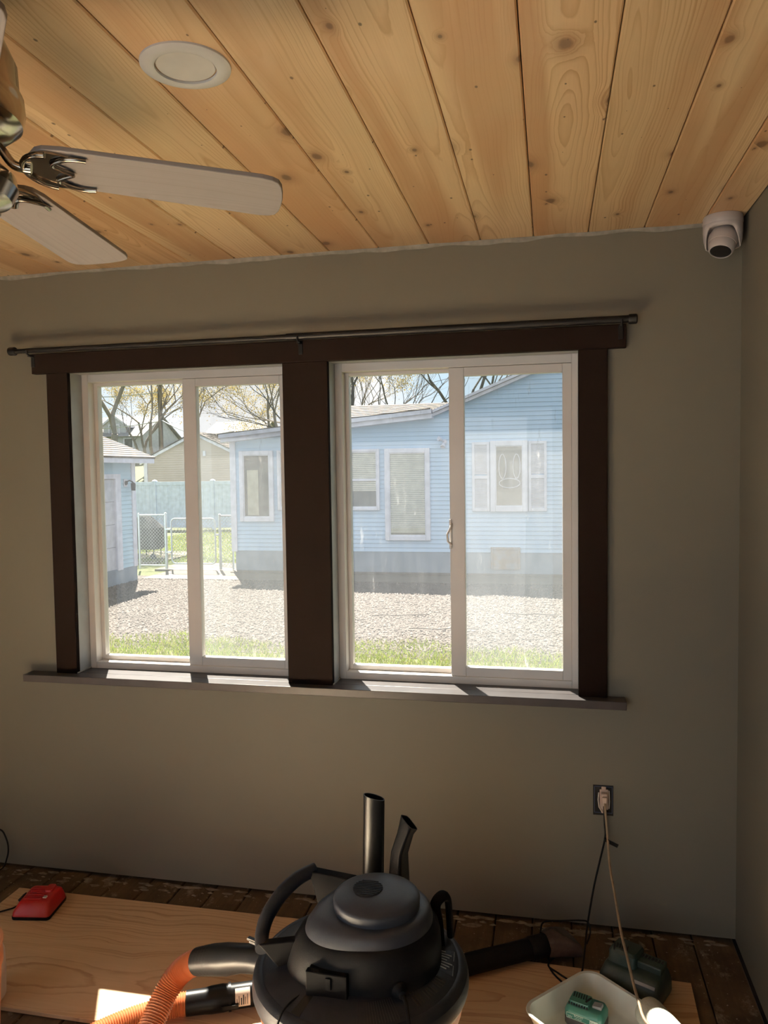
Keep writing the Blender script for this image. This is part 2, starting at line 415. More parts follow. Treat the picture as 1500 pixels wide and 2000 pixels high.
MT['bark'] = mat('tree_bark', (.23, .195, .165), .9, c2=(.17, .145, .12), vs_=6, bump=.5, bs=40)
MT['bud'] = random_cols('spring_buds', [(.28, .22, .06), (.36, .27, .09), (.24, .2, .06), (.42, .33, .13)], .8, .4)
MT['galv'] = mat('galvanized_steel', (.42, .43, .43), .4, .6)
MT['vfence'] = mat('pale_blue_vinyl', (.60, .68, .84), .5)
MT['cover'] = mat('grill_cover', (.075, .07, .07), .7, c2=(.055, .05, .05), vs_=5, bump=.4, bs=12)
MT['cover_top'] = mat('sunlit_grill_cover', (.13, .12, .11), .7)  # same cloth as the cover, with sunlight painted in as a lighter colour
MT['blind'] = mat('window_blind', (.88, .85, .76), .6)
MT['pane_far'] = glass_mat('neighbour_glass', .02, 0, (.98, .98, .98))
MT['curtain'] = mat('cream_curtain', (.62, .57, .44), .8)
MT['room_dark'] = mat('dim_room_behind_glass', (.20, .19, .17), .9, c2=(.13, .12, .11), vs_=4)
MT['rust'] = mat('rusty_hatch', (.26, .25, .26), .8, c2=(.26, .18, .12), vs_=6)
MT['iron'] = mat('lantern_iron', (.05, .045, .05), .6)
MT['house_grey'] = mat('grey_house', (.52, .52, .54), .7)
MT['far_roof'] = mat('hazed_far_roof', (.30, .28, .27), .9)  # distance haze put into the roof colour by lightening it
MT['bark_dark'] = mat('dark_tree_bark', (.085, .075, .07), .9, c2=(.06, .052, .05), vs_=6, bump=.5, bs=40)
MT['wood_pole'] = mat('utility_pole_wood', (.11, .09, .075), .9)

# ------------------------------------------------------------------ room shell
H = 2.44
def struct(mb, name, m, label, cat, **k):
    return props(mb.build(name, m, **k), label, cat, kind='structure')

LX, BY = -3.2, -3.65
mb = MB()
y0, y1 = 0.0, .16
for a in ((LX-.15, .15, .0, .812), (LX-.15, .15, 2.075, 2.52), (LX-.15, -2.50, .812, 2.075), (-1.572, -1.431, .812, 2.075), (-.507, .15, .812, 2.075)):
    mb.box(a[0], a[1], y0, y1, a[2] if a[2] else .012, a[3])
struct(mb, 'wall_front', MT['wall'], 'greige painted wall that holds the two sliding windows', 'wall', smooth=0)
struct(MB().box(0, .15, BY-.15, 0, .01, 2.52), 'wall_right', MT['wall'], 'greige painted wall meeting the window wall at the far corner', 'wall', smooth=0)
mb = MB()
for a in ((BY-.15, -3.0, .01, 2.52), (-1.2, 0, .01, 2.52), (-3.0, -1.2, 2.1, 2.52)): mb.box(LX-.15, LX, a[0], a[1], a[2], a[3])
struct(mb, 'wall_left', MT['wall'], 'side wall with an opening added for the fill lamp, out of view', 'wall', smooth=0)  # opening added to hold the side fill lamp
mb = MB()
for a in ((LX-.15, -2.4, .01, 2.52), (-.6, .15, .01, 2.52), (-2.4, -.6, 2.15, 2.52)): mb.box(a[0], a[1], BY-.15, BY, a[2], a[3])
struct(mb, 'wall_back', MT['wall'], 'rear wall with an opening added for the fill lamp, out of view', 'wall', smooth=0)  # opening added to hold the rear fill lamp
ceil = struct(MB().box(LX-.15, .15, BY-.15, .16, H+.022, H+.10), 'ceiling', MT['dark'], 'wooden ceiling of wide knotty pine planks', 'ceiling', smooth=0)
PW = .183
edge = -.307
edges = [edge + PW*k for k in range(2, -18, -1)]
for k, e in enumerate(edges):
    x1 = min(e-.0012, -.004); x0 = max(e-PW+.0012, LX)
    if x1 - x0 < .03: continue
    dz = random.uniform(0, .0012)
    o = MB().box(x0-(x0+x1)/2, x1-(x0+x1)/2, BY, -.002, H+dz, H+.02+dz).build('plank', MT['pine'], None, bevel=.0032, segs=1, smooth=0)
    o.location = ((x0+x1)/2, 0, 0); o.parent = ceil
floor = struct(MB().box(LX-.15, .15, BY-.15, .16, -.12, -.02), 'floor', MT['dark'], 'old dark plank floor with dried plaster along the walls', 'floor', smooth=0)
x = -.004; k = 0
while x > LX:
    wd = random.uniform(.132, .142); x0 = max(x-wd, LX); xc = (x+x0)/2
    dz = random.uniform(-.003, .0)
    cut = random.uniform(-2.6, -1.2)
    for (ya, yb) in ((cut+.002, .05), (BY, cut-.002)):
        o = MB().box(x0-xc+.0022, x-xc-.0022, ya, yb, -.02, dz).build('floorboard', MT['floor'], None, bevel=.003, segs=1, smooth=0)
        o.location = (xc, 0, 0); o.parent = floor
    x = x0
# roof overhang outside the window wall
struct(MB().box(LX-.6, .7, .16, .60, 2.40, 2.52), 'eave', MT['wall_out'], 'roof overhang above the windows, outside', 'eave', smooth=0)
struct(MB().box(LX-.6, .7, BY-.6, .16, 2.541, 2.62), 'roof', MT['wall_out'], 'roof deck over the room', 'roof', smooth=0)
struct(MB().box(LX-.2, .2, .165, .19, -.58, .80), 'base_cladding', MT['wall_out'], 'outer cladding below the windows', 'cladding', smooth=0)

# rough caulk and paint line where wall meets ceiling
def ragged(name, p0, p1, up, outv, h, d, m, label, seed, n=260):
    rs = np.random.default_rng(seed); p0, p1, up, outv = Vector(p0), Vector(p1), Vector(up), Vector(outv)
    def walk():
        a = rs.normal(0, 1, n+40); kr = np.hanning(15); q = np.convolve(a, kr/kr.sum(), 'same')[20:20+n]
        return q/np.abs(q).max()
    a, c = walk(), walk(); rings = []
    for i in range(n):
        b = p0.lerp(p1, i/(n-1)); hh = h*(1+.55*a[i]); dd = d*(1+.5*c[i])
        rings.append([b, b+up*hh, b+up*hh*.9+outv*dd*.35, b+up*hh*.35+outv*dd*.8, b+outv*dd])
    mb = MB(); mb.loft(rings)
    return props(mb.build(name, m, smooth=60), label, 'caulk', kind='structure')
ragged('trim_1', (LX, -.0015, H), (0, -.0015, H), (0, 0, -1), (0, -1, 0), .011, .010, MT['caulk'], 'rough grey caulk bead between the pine ceiling and the window wall', 5)
# window casing
TR = [('trim_2', (-2.577, -2.485, -.022, 0, .84, 2.043), 'dark stained casing board left of the left window'),
      ('trim_3', (-1.590, -1.416, -.024, 0, .84, 2.043), 'wide dark stained board between the two windows'),
      ('trim_4', (-.524, -.427, -.022, 0, .84, 2.043), 'dark stained casing board right of the right window'),
      ('trim_5', (-2.638, -.367, -.027, 0, 2.043, 2.122), 'dark stained head board across the top of both windows')]
for nme, a, lb in TR:
    struct(MB().box(*a), nme, MT['casing'], lb, 'window trim', bevel=.0022)
mb = MB()
mb.box(-2.70, -.366, -.066, .0, .811, .84)
for a, c in ((-2.485, -1.587), (-1.416, -.522)): mb.box(a, c, 0, .078, .811, .84)
struct(mb, 'trim_6', MT['sill'], 'dark window sill board running under both windows', 'window sill', bevel=.002)
for i, (a, c) in enumerate(((-2.485, -1.587), (-1.416, -.522))):
    mb = MB(); mb.box(a-.014, a, .0005, .16, .812, 2.06); mb.box(c, c+.014, .0005, .16, .812, 2.06); mb.box(a, c, .0005, .16, 2.045, 2.06)
    struct(mb, 'trim_%d' % (7+i), MT['jamb'], 'grey painted jamb lining of the %s window' % ('left', 'right')[i], 'window jamb', smooth=0)
    mb = MB(); pts = [(a+.001, -.02, .8425), (a+.001, .076, .8425)]
    mb.tube(pts, .0032, 6)
    struct(mb, 'trim_%d' % (9+i), MT['caulk'], 'thin white caulk line at the foot of the %s window jamb' % ('left', 'right')[i], 'caulk')

def frame_mb(x0, x1, z0, z1, ya, yb, l, r, b, t):
    mb = MB()
    mb.box(x0, x0+l, ya, yb, z0, z1); mb.box(x1-r, x1, ya, yb, z0, z1)
    mb.box(x0+l, x1-r, ya, yb, z0, z0+b); mb.box(x0+l, x1-r, ya, yb, z1-t, z1)
    return mb

def slider(name, x0, x1, meet, label, latch):
    t = root(name, (x0, .08, .845), label, 'window', kind='structure')
    z0, z1 = .8392, 2.0455
    frame_mb(x0, x1, z0, z1, .076, .158, .028, .022, .028, .031).build('window_frame', MT['vinyl'], t, bevel=.002)
    fx0, fx1 = x0+.028, meet+.02
    fs = frame_mb(fx0, fx1, z0+.028, z1-.031, .118, .150, .016, .022, .018, .012).build('fixed_sash', MT['vinyl'], t, bevel=.0015)
    MB().box(fx0+.012, fx1-.018, .132, .136, z0+.042, z1-.041).build('pane', MT['glass_m' if latch else 'glass'], fs, smooth=0)
    sx0, sx1 = meet, x1-.022
    ss = frame_mb(sx0, sx1, z0+.026, z1-.032, .084, .116, .056, .032, .036, .031).build('sliding_sash', MT['vinyl'], t, bevel=.002)
    MB().box(sx0+.05, sx1-.028, .098, .102, z0+.058, z1-.060).build('pane', MT['glass_s' if latch else 'glass_m'], ss, smooth=0)
    mb = MB().box(meet+.02, x1-.02, .1545, .1555, z0+.02, z1-.025)
    mb.build('insect_screen', MT['screen'], t, smooth=0)
    if latch:
        mb = MB(); mb.box(meet-.002, meet+.006, .078, .084, 1.345, 1.455)
        mb.tube([(meet+.006, .078, 1.36), (meet-.006, .066, 1.375), (meet-.008, .064, 1.40), (meet+.004, .066, 1.425), (meet+.006, .078, 1.44)], .0042, 8)
        mb.build('latch', MT['vinyl'], t, bevel=.001)
    return t
slider('window_1', -2.4855, -1.5865, -2.046, 'white vinyl sliding window left of the wide dark board', False)
slider('window_2', -1.4165, -.5215, -.984, 'white vinyl sliding window right of the wide dark board', True)

# ------------------------------------------------------------------ curtain rod
t = root('curtain_rod', (-1.53, -.05, 2.132), 'black telescoping curtain rod along the head of both windows', 'curtain rod')
MB().tube([(-2.70, -.052, 2.131), (-1.53, -.052, 2.132)], .0095, 14).build('rod', MT['black'], t)
MB().tube([(-1.56, -.052, 2.132), (-.355, -.052, 2.133)], .0125, 16).build('outer_rod', MT['black'], t)
for xa, xb in ((-2.715, -2.685), (-.362, -.337)):
    MB().lathe([(.0, 0), (.0155, 0), (.017, .004), (.017, .024), (.014, .028), (0, .028)], 18, (xa, -.052, 2.132), R3('Y', PI/2)).build('end_cap', MT['black'], t)
for xb in (-2.628, -1.515, -.385):
    mb = MB(); mb.box(xb-.008, xb+.008, -.031, -.0275, 2.070, 2.118)
    mb.box(xb-.006, xb+.006, -.055, -.029, 2.108, 2.117)
    mb.tube([(xb, -.052, 2.113), (xb, -.066, 2.118), (xb, -.069, 2.131)], .004, 8)
    mb.build('bracket', MT['black'], t, bevel=.001)

# ------------------------------------------------------------------ recessed light, camera, fan
t = root('ceiling_light', (-1.32, -1.325, H), 'round white recessed ceiling light, flat and switched off', 'ceiling light')
MB().lathe([(.060, -.001), (.0602, -.006), (.064, -.0072), (.080, -.0065), (.088, -.003), (.0885, .002)], 56, (-1.32, -1.325, H)).build('trim_ring', MT['lamp_white'], t)
MB().lathe([(.0, -.0030), (.045, -.0030), (.0565, -.0025), (.0595, .0012)], 56, (-1.32, -1.325, H)).build('diffuser', MT['diffuser'], t)

cx, cyy = -.073, -.066
t = root('security_camera', (cx, cyy, H), 'white dome security camera on the ceiling in the far corner', 'security camera')
MB().lathe([(0, 0), (.0585, 0), (.0605, -.004), (.061, -.022), (.0575, -.032), (.054, -.036), (0, -.036)], 40, (cx, cyy, H)).build('base', MT['white_plastic'], t)
aim = Vector((-.22, -.36, -.90)).normalized()
bc = Vector((cx, cyy-.006, H-.072))
def hood():
    mb = MB(); rings = []
    n = 40
    for rs_, zz in ((.0600, -.028), (.0600, -.055), (.0580, -.078), (.0530, -.098)):
        ring_o = []
        for k in range(n):
            a = 2*PI*k/n
            dcam = math.cos(a - math.atan2(-.78, -.30))
            low = zz
            if dcam > 0: low = -.028 + (zz+.028)*max(0.18, 1-1.15*dcam)
            ring_o.append(Vector((cx+rs_*math.cos(a), cyy+rs_*math.sin(a), H+low)))
        rings.append(ring_o)
    inner = [[Vector((cx+(p.x-cx)*.93, cyy+(p.y-cyy)*.93, p.z)) for p in r] for r in reversed(rings)]
    mb.loft(rings+inner, (False, False)); return mb
hood().build('hood', MT['white_plastic'], t, smooth=50)
qm = aim.to_track_quat('Z', 'Y').to_matrix()
ball = MB().lathe([(0, -.044), (.02, -.039), (.036, -.026), (.044, -.006), (.045, .008), (.0425, .022), (.0415, .0225), (.041, .030), (.038, .044), (.034, .050), (.0325, .0505), (.0325, .046)], 40, bc, qm).build('camera_ball', MT['white_plastic'], t)
lf = MB().lathe([(0, .0475), (.024, .0475), (.0326, .0465)], 32, bc, qm).build('lens_face', MT['lens'], ball)

FX, FY, FZ = -1.5612, -1.7027, 2.1524
_nz = Vector((.0452, .0307, 1)).normalized(); _ex = (Vector((1, 0, 0)) - _nz*_nz.x).normalized(); _ey = _nz.cross(_ex)
t = root('ceiling_fan', (FX, FY, FZ), 'ceiling fan with pale wood blades and bright metal blade arms', 'ceiling fan', rot=Matrix((_ex, _ey, _nz)).transposed().to_euler(), local=True)
MB().lathe([(.0, .285), (.07, .285), (.072, .275), (.06, .237), (.03, .219), (.016, .217), (.016, .19), (0, .19)], 32).build('canopy', MT['brass'], t)
MB().lathe([(0, .197), (.06, .197), (.09, .185), (.108, .15), (.112, .112), (.119, .10), (.122, .078), (.118, .056), (.10, .04), (.06, .032), (0, .032)], 48).build('motor_housing', MT['brass'], t)
MB().lathe([(0, .032), (.055, .03), (.058, .0), (.088, -.010), (.110, -.028), (.114, -.046), (.104, -.066), (.07, -.084), (.02, -.09), (0, -.09)], 48).build('switch_housing', MT['brass'], t)
# blade built once along +x from the hub axis
BR = .5392
def blade_mb():
    wd = lambda u: (.0620+(u-.15)/(BR-.17)*.0078)
    P = [(u, wd(u)*q) for u, q in ((.150, .80), (.162, .93), (.19, 1.0), (.26, 1.0), (.36, 1.0), (BR-.036, 1.0))]
    P += [(BR-.020, .066), (BR-.010, .059), (BR-.004, .044), (BR-.001, .02)]
    full = [(.134, .022)] + P + [(BR, 0)] + [(u, -v) for u, v in reversed(P)] + [(.134, -.022)]
    return MB().prism(full, -.004, .004)
def iron_mb():
    outer = [(.188, .056)] + [(.170-.048*math.sin(q)+.010*(1-math.sin(q)), .058*math.cos(q)) for q in np.linspace(.15, PI-.15, 17)] + [(.188, -.056)]
    inner = [(.226, -.050)]
    for c in (-1, 1):
        inner += [(.203-.034*math.sin(q), c*.025 - .025*math.cos(q)) for q in np.linspace(.1, PI-.1, 9)]
    inner += [(.226, .050)]
    mb = MB().prism(outer+inner, -.0085, -.0045)
    for c in (-1, 1):
        mb.tube(smooth_path([(.228, c*.050, -.0085), (.200, c*.050, -.010), (.172, c*.026, -.011), (.200, c*.001, -.010)], 4), .0042, 8)
    mb.tube([(.172-.048*math.sin(q), .054*math.cos(q), -.010) for q in np.linspace(.1, PI-.1, 15)], .0050, 8)
    mb.tube(smooth_path([(.05, 0, .030), (.08, 0, .024), (.105, 0, -.004), (.122, 0, -.010), (.136, 0, -.0105)], 5), .0075, 10)
    return mb
bl = blade_mb().build('blade', MT['blade'], t, bevel=.0015); ir = iron_mb().build('blade_arm', MT['brass'], bl, smooth=50)
for k in range(5):
    b_ = bl if k == 0 else bl.copy()
    if k:
        COL.objects.link(b_); b_.parent = t
        i_ = ir.copy(); COL.objects.link(i_); i_.parent = b_
    b_.rotation_euler = (Matrix.Rotation(.4008+k*2*PI/5, 3, 'Z') @ Matrix.Rotation(.0352, 3, 'Y') @ Matrix.Rotation(-.095, 3, 'X')).to_euler()

# ------------------------------------------------------------------ outlet and cords
OX, OZ = -.439, .468
t = root('electrical_outlet', (OX, 0, OZ), 'uncovered outlet in a dark blue wall box', 'outlet')
mb = MB(); mb.box(OX-.035, OX+.034, -.0015, -.0005, OZ-.055, OZ+.053)
mb.build('wall_opening', MT['dark'], t, smooth=0)
frame_mb(OX-.031, OX+.031, OZ-.046, OZ+.050, -.0045, -.0012, .0022, .0022, .0022, .0022).build('box_rim', MT['blue_box'], t)
mb = MB()
mb.box(OX-.013, OX+.017, -.010, -.0018, OZ-.032, OZ+.040); mb.box(OX-.007, OX+.009, -.008, -.0018, OZ-.046, OZ+.050)
mb.build('receptacle', MT['beige_rec'], t, bevel=.004)
mb = MB(); mb.tube([(OX-.016, -.010, OZ+.030), (OX-.018, -.011, OZ+.004), (OX-.015, -.011, OZ-.022), (OX-.004, -.010, OZ-.040)], .0022, 8)
mb.tube([(OX+.019, -.010, OZ+.038), (OX+.0205, -.011, OZ+.0), (OX+.019, -.010, OZ-.026)], .0016, 8)
mb.build('wire', MT['copper'], t)

t = root('power_cable', (OX, -.03, OZ), 'tan cord plugged into the outlet and reaching toward the paint tray', 'cord')
mb = MB(); mb.box(OX-.010, OX+.013, -.034, -.0105, OZ+.012, OZ+.034); mb.box(OX-.007, OX+.011, -.046, -.030, OZ-.004, OZ+.026)
mb.build('plug', MT['beige_rec'], t, bevel=.004)
pts = [(-.436, -.044, .474), (-.4355, -.052, .45), (-.4315, -.06, .40), (-.4284, -.065, .356), (-.4255, -.12, .2936), (-.415, -.22, .2342), (-0.4066, -0.33, 0.189), (-0.3965, -0.42, 0.1646), (-0.3868, -0.5, 0.1394), (-0.3794, -0.565, 0.1313), (-0.3715, -0.63, 0.1264), (-.345, -.70, .125), (-.33, -.80, .06), (-.30, -.88, .012), (-.22, -1.0, .006)]
MB().tube(smooth_path(pts, 6), .0042, 10).build('cable', MT['tan'], t)

t = root('black_cord', (-.52, -.277, .02), 'thin black charger cord hanging from the outlet and looping on the floor', 'cord')
pts = [(-.438, -.03, .457), (-.4375, -.045, .40), (-.436, -.05, .357), (-.455, -.08, .289), (-.471, -.10, .23), (-.483, -.12, .181), (-.502, -.17, .10), (-.513, -.235, .053), (-.521, -.277, .022), (-.53, -.33, .0165), (-.52, -.38, .0165)]
MB().tube(smooth_path(pts, 6), .0033, 8).build('cable', MT['black'], t)
pts = [(-.52, -.38, .0165), (-.56, -.376, .0165), (-.607, -.322, .0165), (-.629, -.273, .0165), (-.628, -.242, .0165), (-.652, -.185, .03), (-.655, -.14, .055), (-.642, -.12, .073), (-.58, -.135, .092), (-.521, -.15, .108), (-.499, -.165, .112), (-.492, -.175, .085), (-.505, -.20, .058)]
MB().tube(smooth_path(pts, 6), .0029, 8).build('loop', MT['black'], t)
pts = [(-.607, -.222, .0165), (-.630, -.272, .0165), (-.60, -.305, .0165), (-.555, -.345, .0165), (-.50, -.40, .0165), (-.47, -.40, .0165)]
MB().tube(smooth_path(pts, 6), .0029, 8).build('loose_end', MT['black'], t)
mb = MB(); mb.obox((-.434, -.060, .353), (.012, .014, .010), R3('Y', .15)); mb.obox((-.413, -.068, .345), (.040, .002, .013), R3('Y', .42))
mb.build('cord_tie', MT['plastic_black'], t, bevel=.001)
MB().tube(smooth_path([(-2.90, -.03, .17), (-2.856, -.035, .171), (-2.833, -.038, .147), (-2.82, -.04, .108), (-2.826, -.04, .062), (-2.85, -.05, .012), (-2.92, -.09, .004)], 6), .0034, 8)
props(MB().tube(smooth_path([(-3.0, -.02, .10), (-2.91, -.03, .165), (-2.856, -.035, .171), (-2.833, -.038, .147), (-2.82, -.04, .108), (-2.826, -.04, .062), (-2.85, -.05, .012), (-2.92, -.09, .004)], 6), .0034, 8).build('wall_cord', MT['black']), 'thin black cord curling against the wall at the left edge', 'cord')

# ------------------------------------------------------------------ plywood sheets on the floor
PZ = .013
pl1 = props(MB().box(-.70, .70, -.31, .31, 0, PZ).build('plywood_sheet', MT['ply'], None, bevel=.001, segs=1, smooth=0), 'long plywood offcut under the red charger and the orange hose', 'plywood', 'plywood offcuts on the old floor')
pl1.location = (-1.975, -.475, .001); pl1.rotation_euler = (0, 0, .0)
pl2 = props(MB().box(-.53, .53, -.61, .31, 0, PZ).build('plywood_sheet', MT['ply'], None, bevel=.001, segs=1, smooth=0), 'plywood offcut under the dark green charger and paint tray', 'plywood', 'plywood offcuts on the old floor')  # depth extended out of view to bounce light onto the right wall
pl2.location = (-.729, -.567, .001); pl2.rotation_euler = (0, 0, -.03)
props(MB().box(-1.15, 1.15, -.61, .61, 0, PZ).build('plywood_sheet', MT['ply'], None, bevel=.001, segs=1, smooth=0), 'plywood sheet added out of view to bounce the fill light up', 'plywood', 'plywood offcuts on the old floor').location = (-1.62, -1.98, .001)  # unseen sheet added to bounce the side fill lamp upward

# dried plaster crust along the wall foot
rs = np.random.default_rng(3); V = []; Fc = []
for i in range(170):
    x_ = rs.uniform(LX+.05, -.03); y_ = -abs(rs.normal(0, .035))-.006; s_ = rs.uniform(.004, .022); n_ = 7
    if y_ < -.13: continue
    b0 = len(V); V.append((x_, y_, .0025+rs.uniform(0, .003)))
    for k in range(n_):
        a = 2*PI*k/n_; q = s_*rs.uniform(.55, 1.2); V.append((x_+q*1.7*math.cos(a), min(y_+q*.6*math.sin(a), -.001), -.0015))
    Fc += [(b0, b0+1+k, b0+1+(k+1) % n_) for k in range(n_)]
o = fast_mesh('plaster_crust', np.array(V), np.array(Fc), MT['mud'], None, 'stuff'); props(o, 'dried plaster crumbs along the foot of the window wall', 'plaster')

# ------------------------------------------------------------------ shop vacuum
VX, VY, VZ = -1.056, -1.077, .482
t = root('shop_vacuum', (VX, VY, 0), 'black and orange shop vacuum in the foreground, tools standing at its back', 'vacuum cleaner')
C0 = (VX, VY, 0)
drum = MB().lathe([(0, .03), (.195, .03), (.205, .04), (.216, .10), (.222, .30), (.228, .40), (.236, .402), (.238, .415), (.236, .43), (.236, .455), (0, .455)], 72, C0).build('drum', MT['orange'], t)
for k in range(4):
    a = PI/4+k*PI/2
    c = MB(); px, py = VX+.20*math.cos(a), VY+.20*math.sin(a)
    c.lathe([(0, .0), (.022, .0), (.025, .006), (.025, .042), (.020, .05), (0, .05)], 18, (px, py, .0))
    c.build('caster', MT['plastic_black'], t)
MB().lathe([(.243, .440), (.249, .444), (.2515, .452), (.2515, .468), (.2485, .482), (.240, .492), (.232, .4955), (.228, .4955), (.222, .4995), (.20, .507), (.15, .522), (.0, .524)], 96, C0).build('lid', MT['plastic_lid'], t, smooth=28)
# motor head: tiers with a lobe swept to the front left
HX, HY = VX+.040, VY-.005
th0 = math.atan2(-.35, -.94)
def lobe(k):
    def f(r, z, a):
        c = max(0.0, math.cos(a-th0)); s_ = math.cos(a-th0-PI/2)
        return r*(1 + k*c**3) + .0*s_
    return f
head = MB()
prof = [(.150, .512, .42), (.150, .545, .36), (.148, .575, .30), (.144, .592, .25), (.137, .601, .22), (.131, .606, .20)]
def tier(mb, prof, n=96):
    rings = []
    for r, z, k in prof:
        f = lobe(k); rings.append([Vector((HX+f(r, z, 2*PI*i/n)*math.cos(2*PI*i/n), HY+f(r, z, 2*PI*i/n)*math.sin(2*PI*i/n), z-.022*max(0, math.cos(2*PI*i/n-th0))**2*(k*2.2))) for i in range(n)])
    mb.loft(rings, (False, True)); return mb
tier(MB(), prof).build('motor_body', MT['plastic_black'], t, smooth=40)
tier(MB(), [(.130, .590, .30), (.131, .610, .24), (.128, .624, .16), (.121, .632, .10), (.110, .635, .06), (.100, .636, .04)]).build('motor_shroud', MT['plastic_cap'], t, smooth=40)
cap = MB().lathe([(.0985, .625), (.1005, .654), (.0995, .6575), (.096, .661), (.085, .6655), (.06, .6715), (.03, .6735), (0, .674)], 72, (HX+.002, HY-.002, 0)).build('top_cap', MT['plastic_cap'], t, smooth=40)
GX, GY = HX-.018, HY-.004
MB().lathe([(0, .6765), (.0335, .6757), (.035, .674)], 40, (GX, GY, 0)).build('vent_recess', MT['dark'], cap)
mb = MB()
for i in range(9):
    yy = -.028+i*.007; hw = math.sqrt(max(0, .034**2-yy*yy))
    mb.tube([(GX-hw, GY+yy, .6762), (GX, GY+yy-.003, .6784), (GX+hw, GY+yy, .6762)], .0012, 6)
mb.build('vent_slats', MT['plastic_lid'], cap, kind='stuff')
# carry handle: a curved grip on two wedge brackets
grip = smooth_path([(-1.272, -1.150, .540), (-1.284, -1.115, .556), (-1.281, -1.085, .582), (-1.262, -1.045, .612), (-1.232, -1.005, .634), (-1.196, -.972, .645)], 7)
MB().tube(grip, [.0155+.002*math.sin(PI*i/(len(grip)-1)) for i in range(len(grip))], 14, True, 1.25).build('handle_grip', MT['plastic_lid'], t)
def plate(p, thick):
    a, b, c = (Vector(q) for q in p[:3]); nrm = (b-a).cross(c-a).normalized()*thick/2
    return MB().loft([[Vector(q)-nrm for q in p], [Vector(q)+nrm for q in p]])
plate([(-1.278, -1.150, .556), (-1.135, -1.122, .574), (-1.160, -1.130, .528), (-1.222, -1.146, .494)], .026).build('handle_bracket', MT['matte_black'], t, bevel=.004)
plate([(-1.205, -.980, .650), (-1.085, -1.005, .652), (-1.120, -1.000, .590), (-1.178, -.985, .560)], .028).build('handle_bracket', MT['matte_black'], t, bevel=.004)
# cord hook at the front, wand clip at the right
mb = MB(); q = R3('Z', -.04)
mb.obox((-1.090, -1.238, .533), (.094, .016, .066), q); mb.obox((-1.090, -1.221, .561), (.086, .030, .008), q)
mb.obox((-1.132, -1.222, .530), (.010, .034, .05), q); mb.obox((-1.047, -1.222, .530), (.010, .034, .05), q)
mb.build('cord_hook', MT['matte_black'], t, bevel=.003)
MB().obox((-1.085, -1.2475, .545), (.012, .004, .026)).build('hook_catch', MT['matte_black'], t, bevel=.001)
mb = MB()
mb.tube(smooth_path([(-.880, -1.005, .505), (-.884, -1.004, .56), (-.890, -1.002, .600), (-.878, -.985, .614), (-.866, -.966, .602), (-.862, -.962, .56), (-.860, -.960, .505)], 5), .0085, 10, True, 1.6)
mb.build('wand_clip', MT['matte_black'], t)
# lead
MB().lathe([(.016, .0), (.0165, .014), (.011, .022), (.009, .034), (.006, .036), (0, .036)], 16, (-.944, -1.205, .528), Vector((.5, -.8, .1)).to_track_quat('Z', 'Y').to_matrix()).build('strain_relief', MT['plastic_black'], t)
MB().tube(smooth_path([(-.930, -1.226, .532), (-.918, -1.245, .527), (-.908, -1.27, .514), (-.900, -1.30, .49), (-.897, -1.322, .455), (-.90, -1.335, .38), (-.91, -1.35, .2), (-.92, -1.39, .02), (-.95, -1.5, .018)], 5), .0045, 10).build('power_lead', MT['plastic_black'], t)
MB().tube(smooth_path([(-1.148, -1.236, .5085), (-1.165, -1.262, .505), (-1.176, -1.293, .497), (-1.181, -1.318, .462), (-1.182, -1.322, .40)], 5), .0022, 8).build('lid_cord', MT['plastic_black'], t)
# printed label, vent slots and raised lettering lines on the sloping lid
def on_lid(rad, ang): # height of the lid surface
    z = .507+(.20-rad)*.30 if rad < .20 else .507-(rad-.20)*.34
    return Vector((VX+rad*math.cos(ang), VY+rad*math.sin(ang), z))
def patch(mb, ra, rb, aa, ab, h):
    c = [on_lid(ra, aa), on_lid(rb, aa), on_lid(rb, ab), on_lid(ra, ab)]
    return mb.loft([[p+Vector((0, 0, -.001)) for p in c], [p+Vector((0, 0, h)) for p in c]])
lab = patch(MB(), .168, .222, .28, -.13, .0010).build('warning_label', MT['plastic_lid'], t, smooth=0)
mb = MB()
for i in range(7):
    a0 = .24-i*.05; patch(mb, .172, .172+.046*(.6+.4*((i*37) % 10)/10), a0, a0-.012, .0014)
patch(mb, .1685, .1695, .275, -.125, .0014); patch(mb, .2205, .2215, .275, -.125, .0014)
mb.build('label_print', MT['grey_print'], lab, smooth=0, kind='stuff')
mb = MB()
for i in range(13):
    a0 = -.22-i*.040
    patch(mb, .172, .186, a0, a0-.020, .0016)
    if i not in (4, 9): patch(mb, .192, .214, a0-.01, a0-.028, .0016)
mb.build('vent_slots', MT['dark'], t, smooth=0, kind='stuff')
mb = MB()
for i in range(16):
    a0 = -.95-i*.028; patch(mb, .176, .224, a0, a0-.008, .0012)
mb.build('raised_ribs', MT['plastic_lid'], t, smooth=0, kind='stuff')
mb = MB(); patch(mb, .165, .229, -1.93, -2.03, .0008)
mb.build('tape_strip', MT['plastic_gloss'], t, smooth=0)
# inlet stub
MB().tube([(-1.22, -1.035, .417), (-1.30, -1.000, .412)], [.042, .040], 24).build('inlet_port', MT['plastic_black'], t)
mb = MB(); mb.obox((-1.11, -.845, .40), (.075, .02, .07)); mb.obox((-1.01, -.85, .40), (.06, .02, .07))
mb.build('tool_holder', MT['plastic_black'], t, bevel=.003)

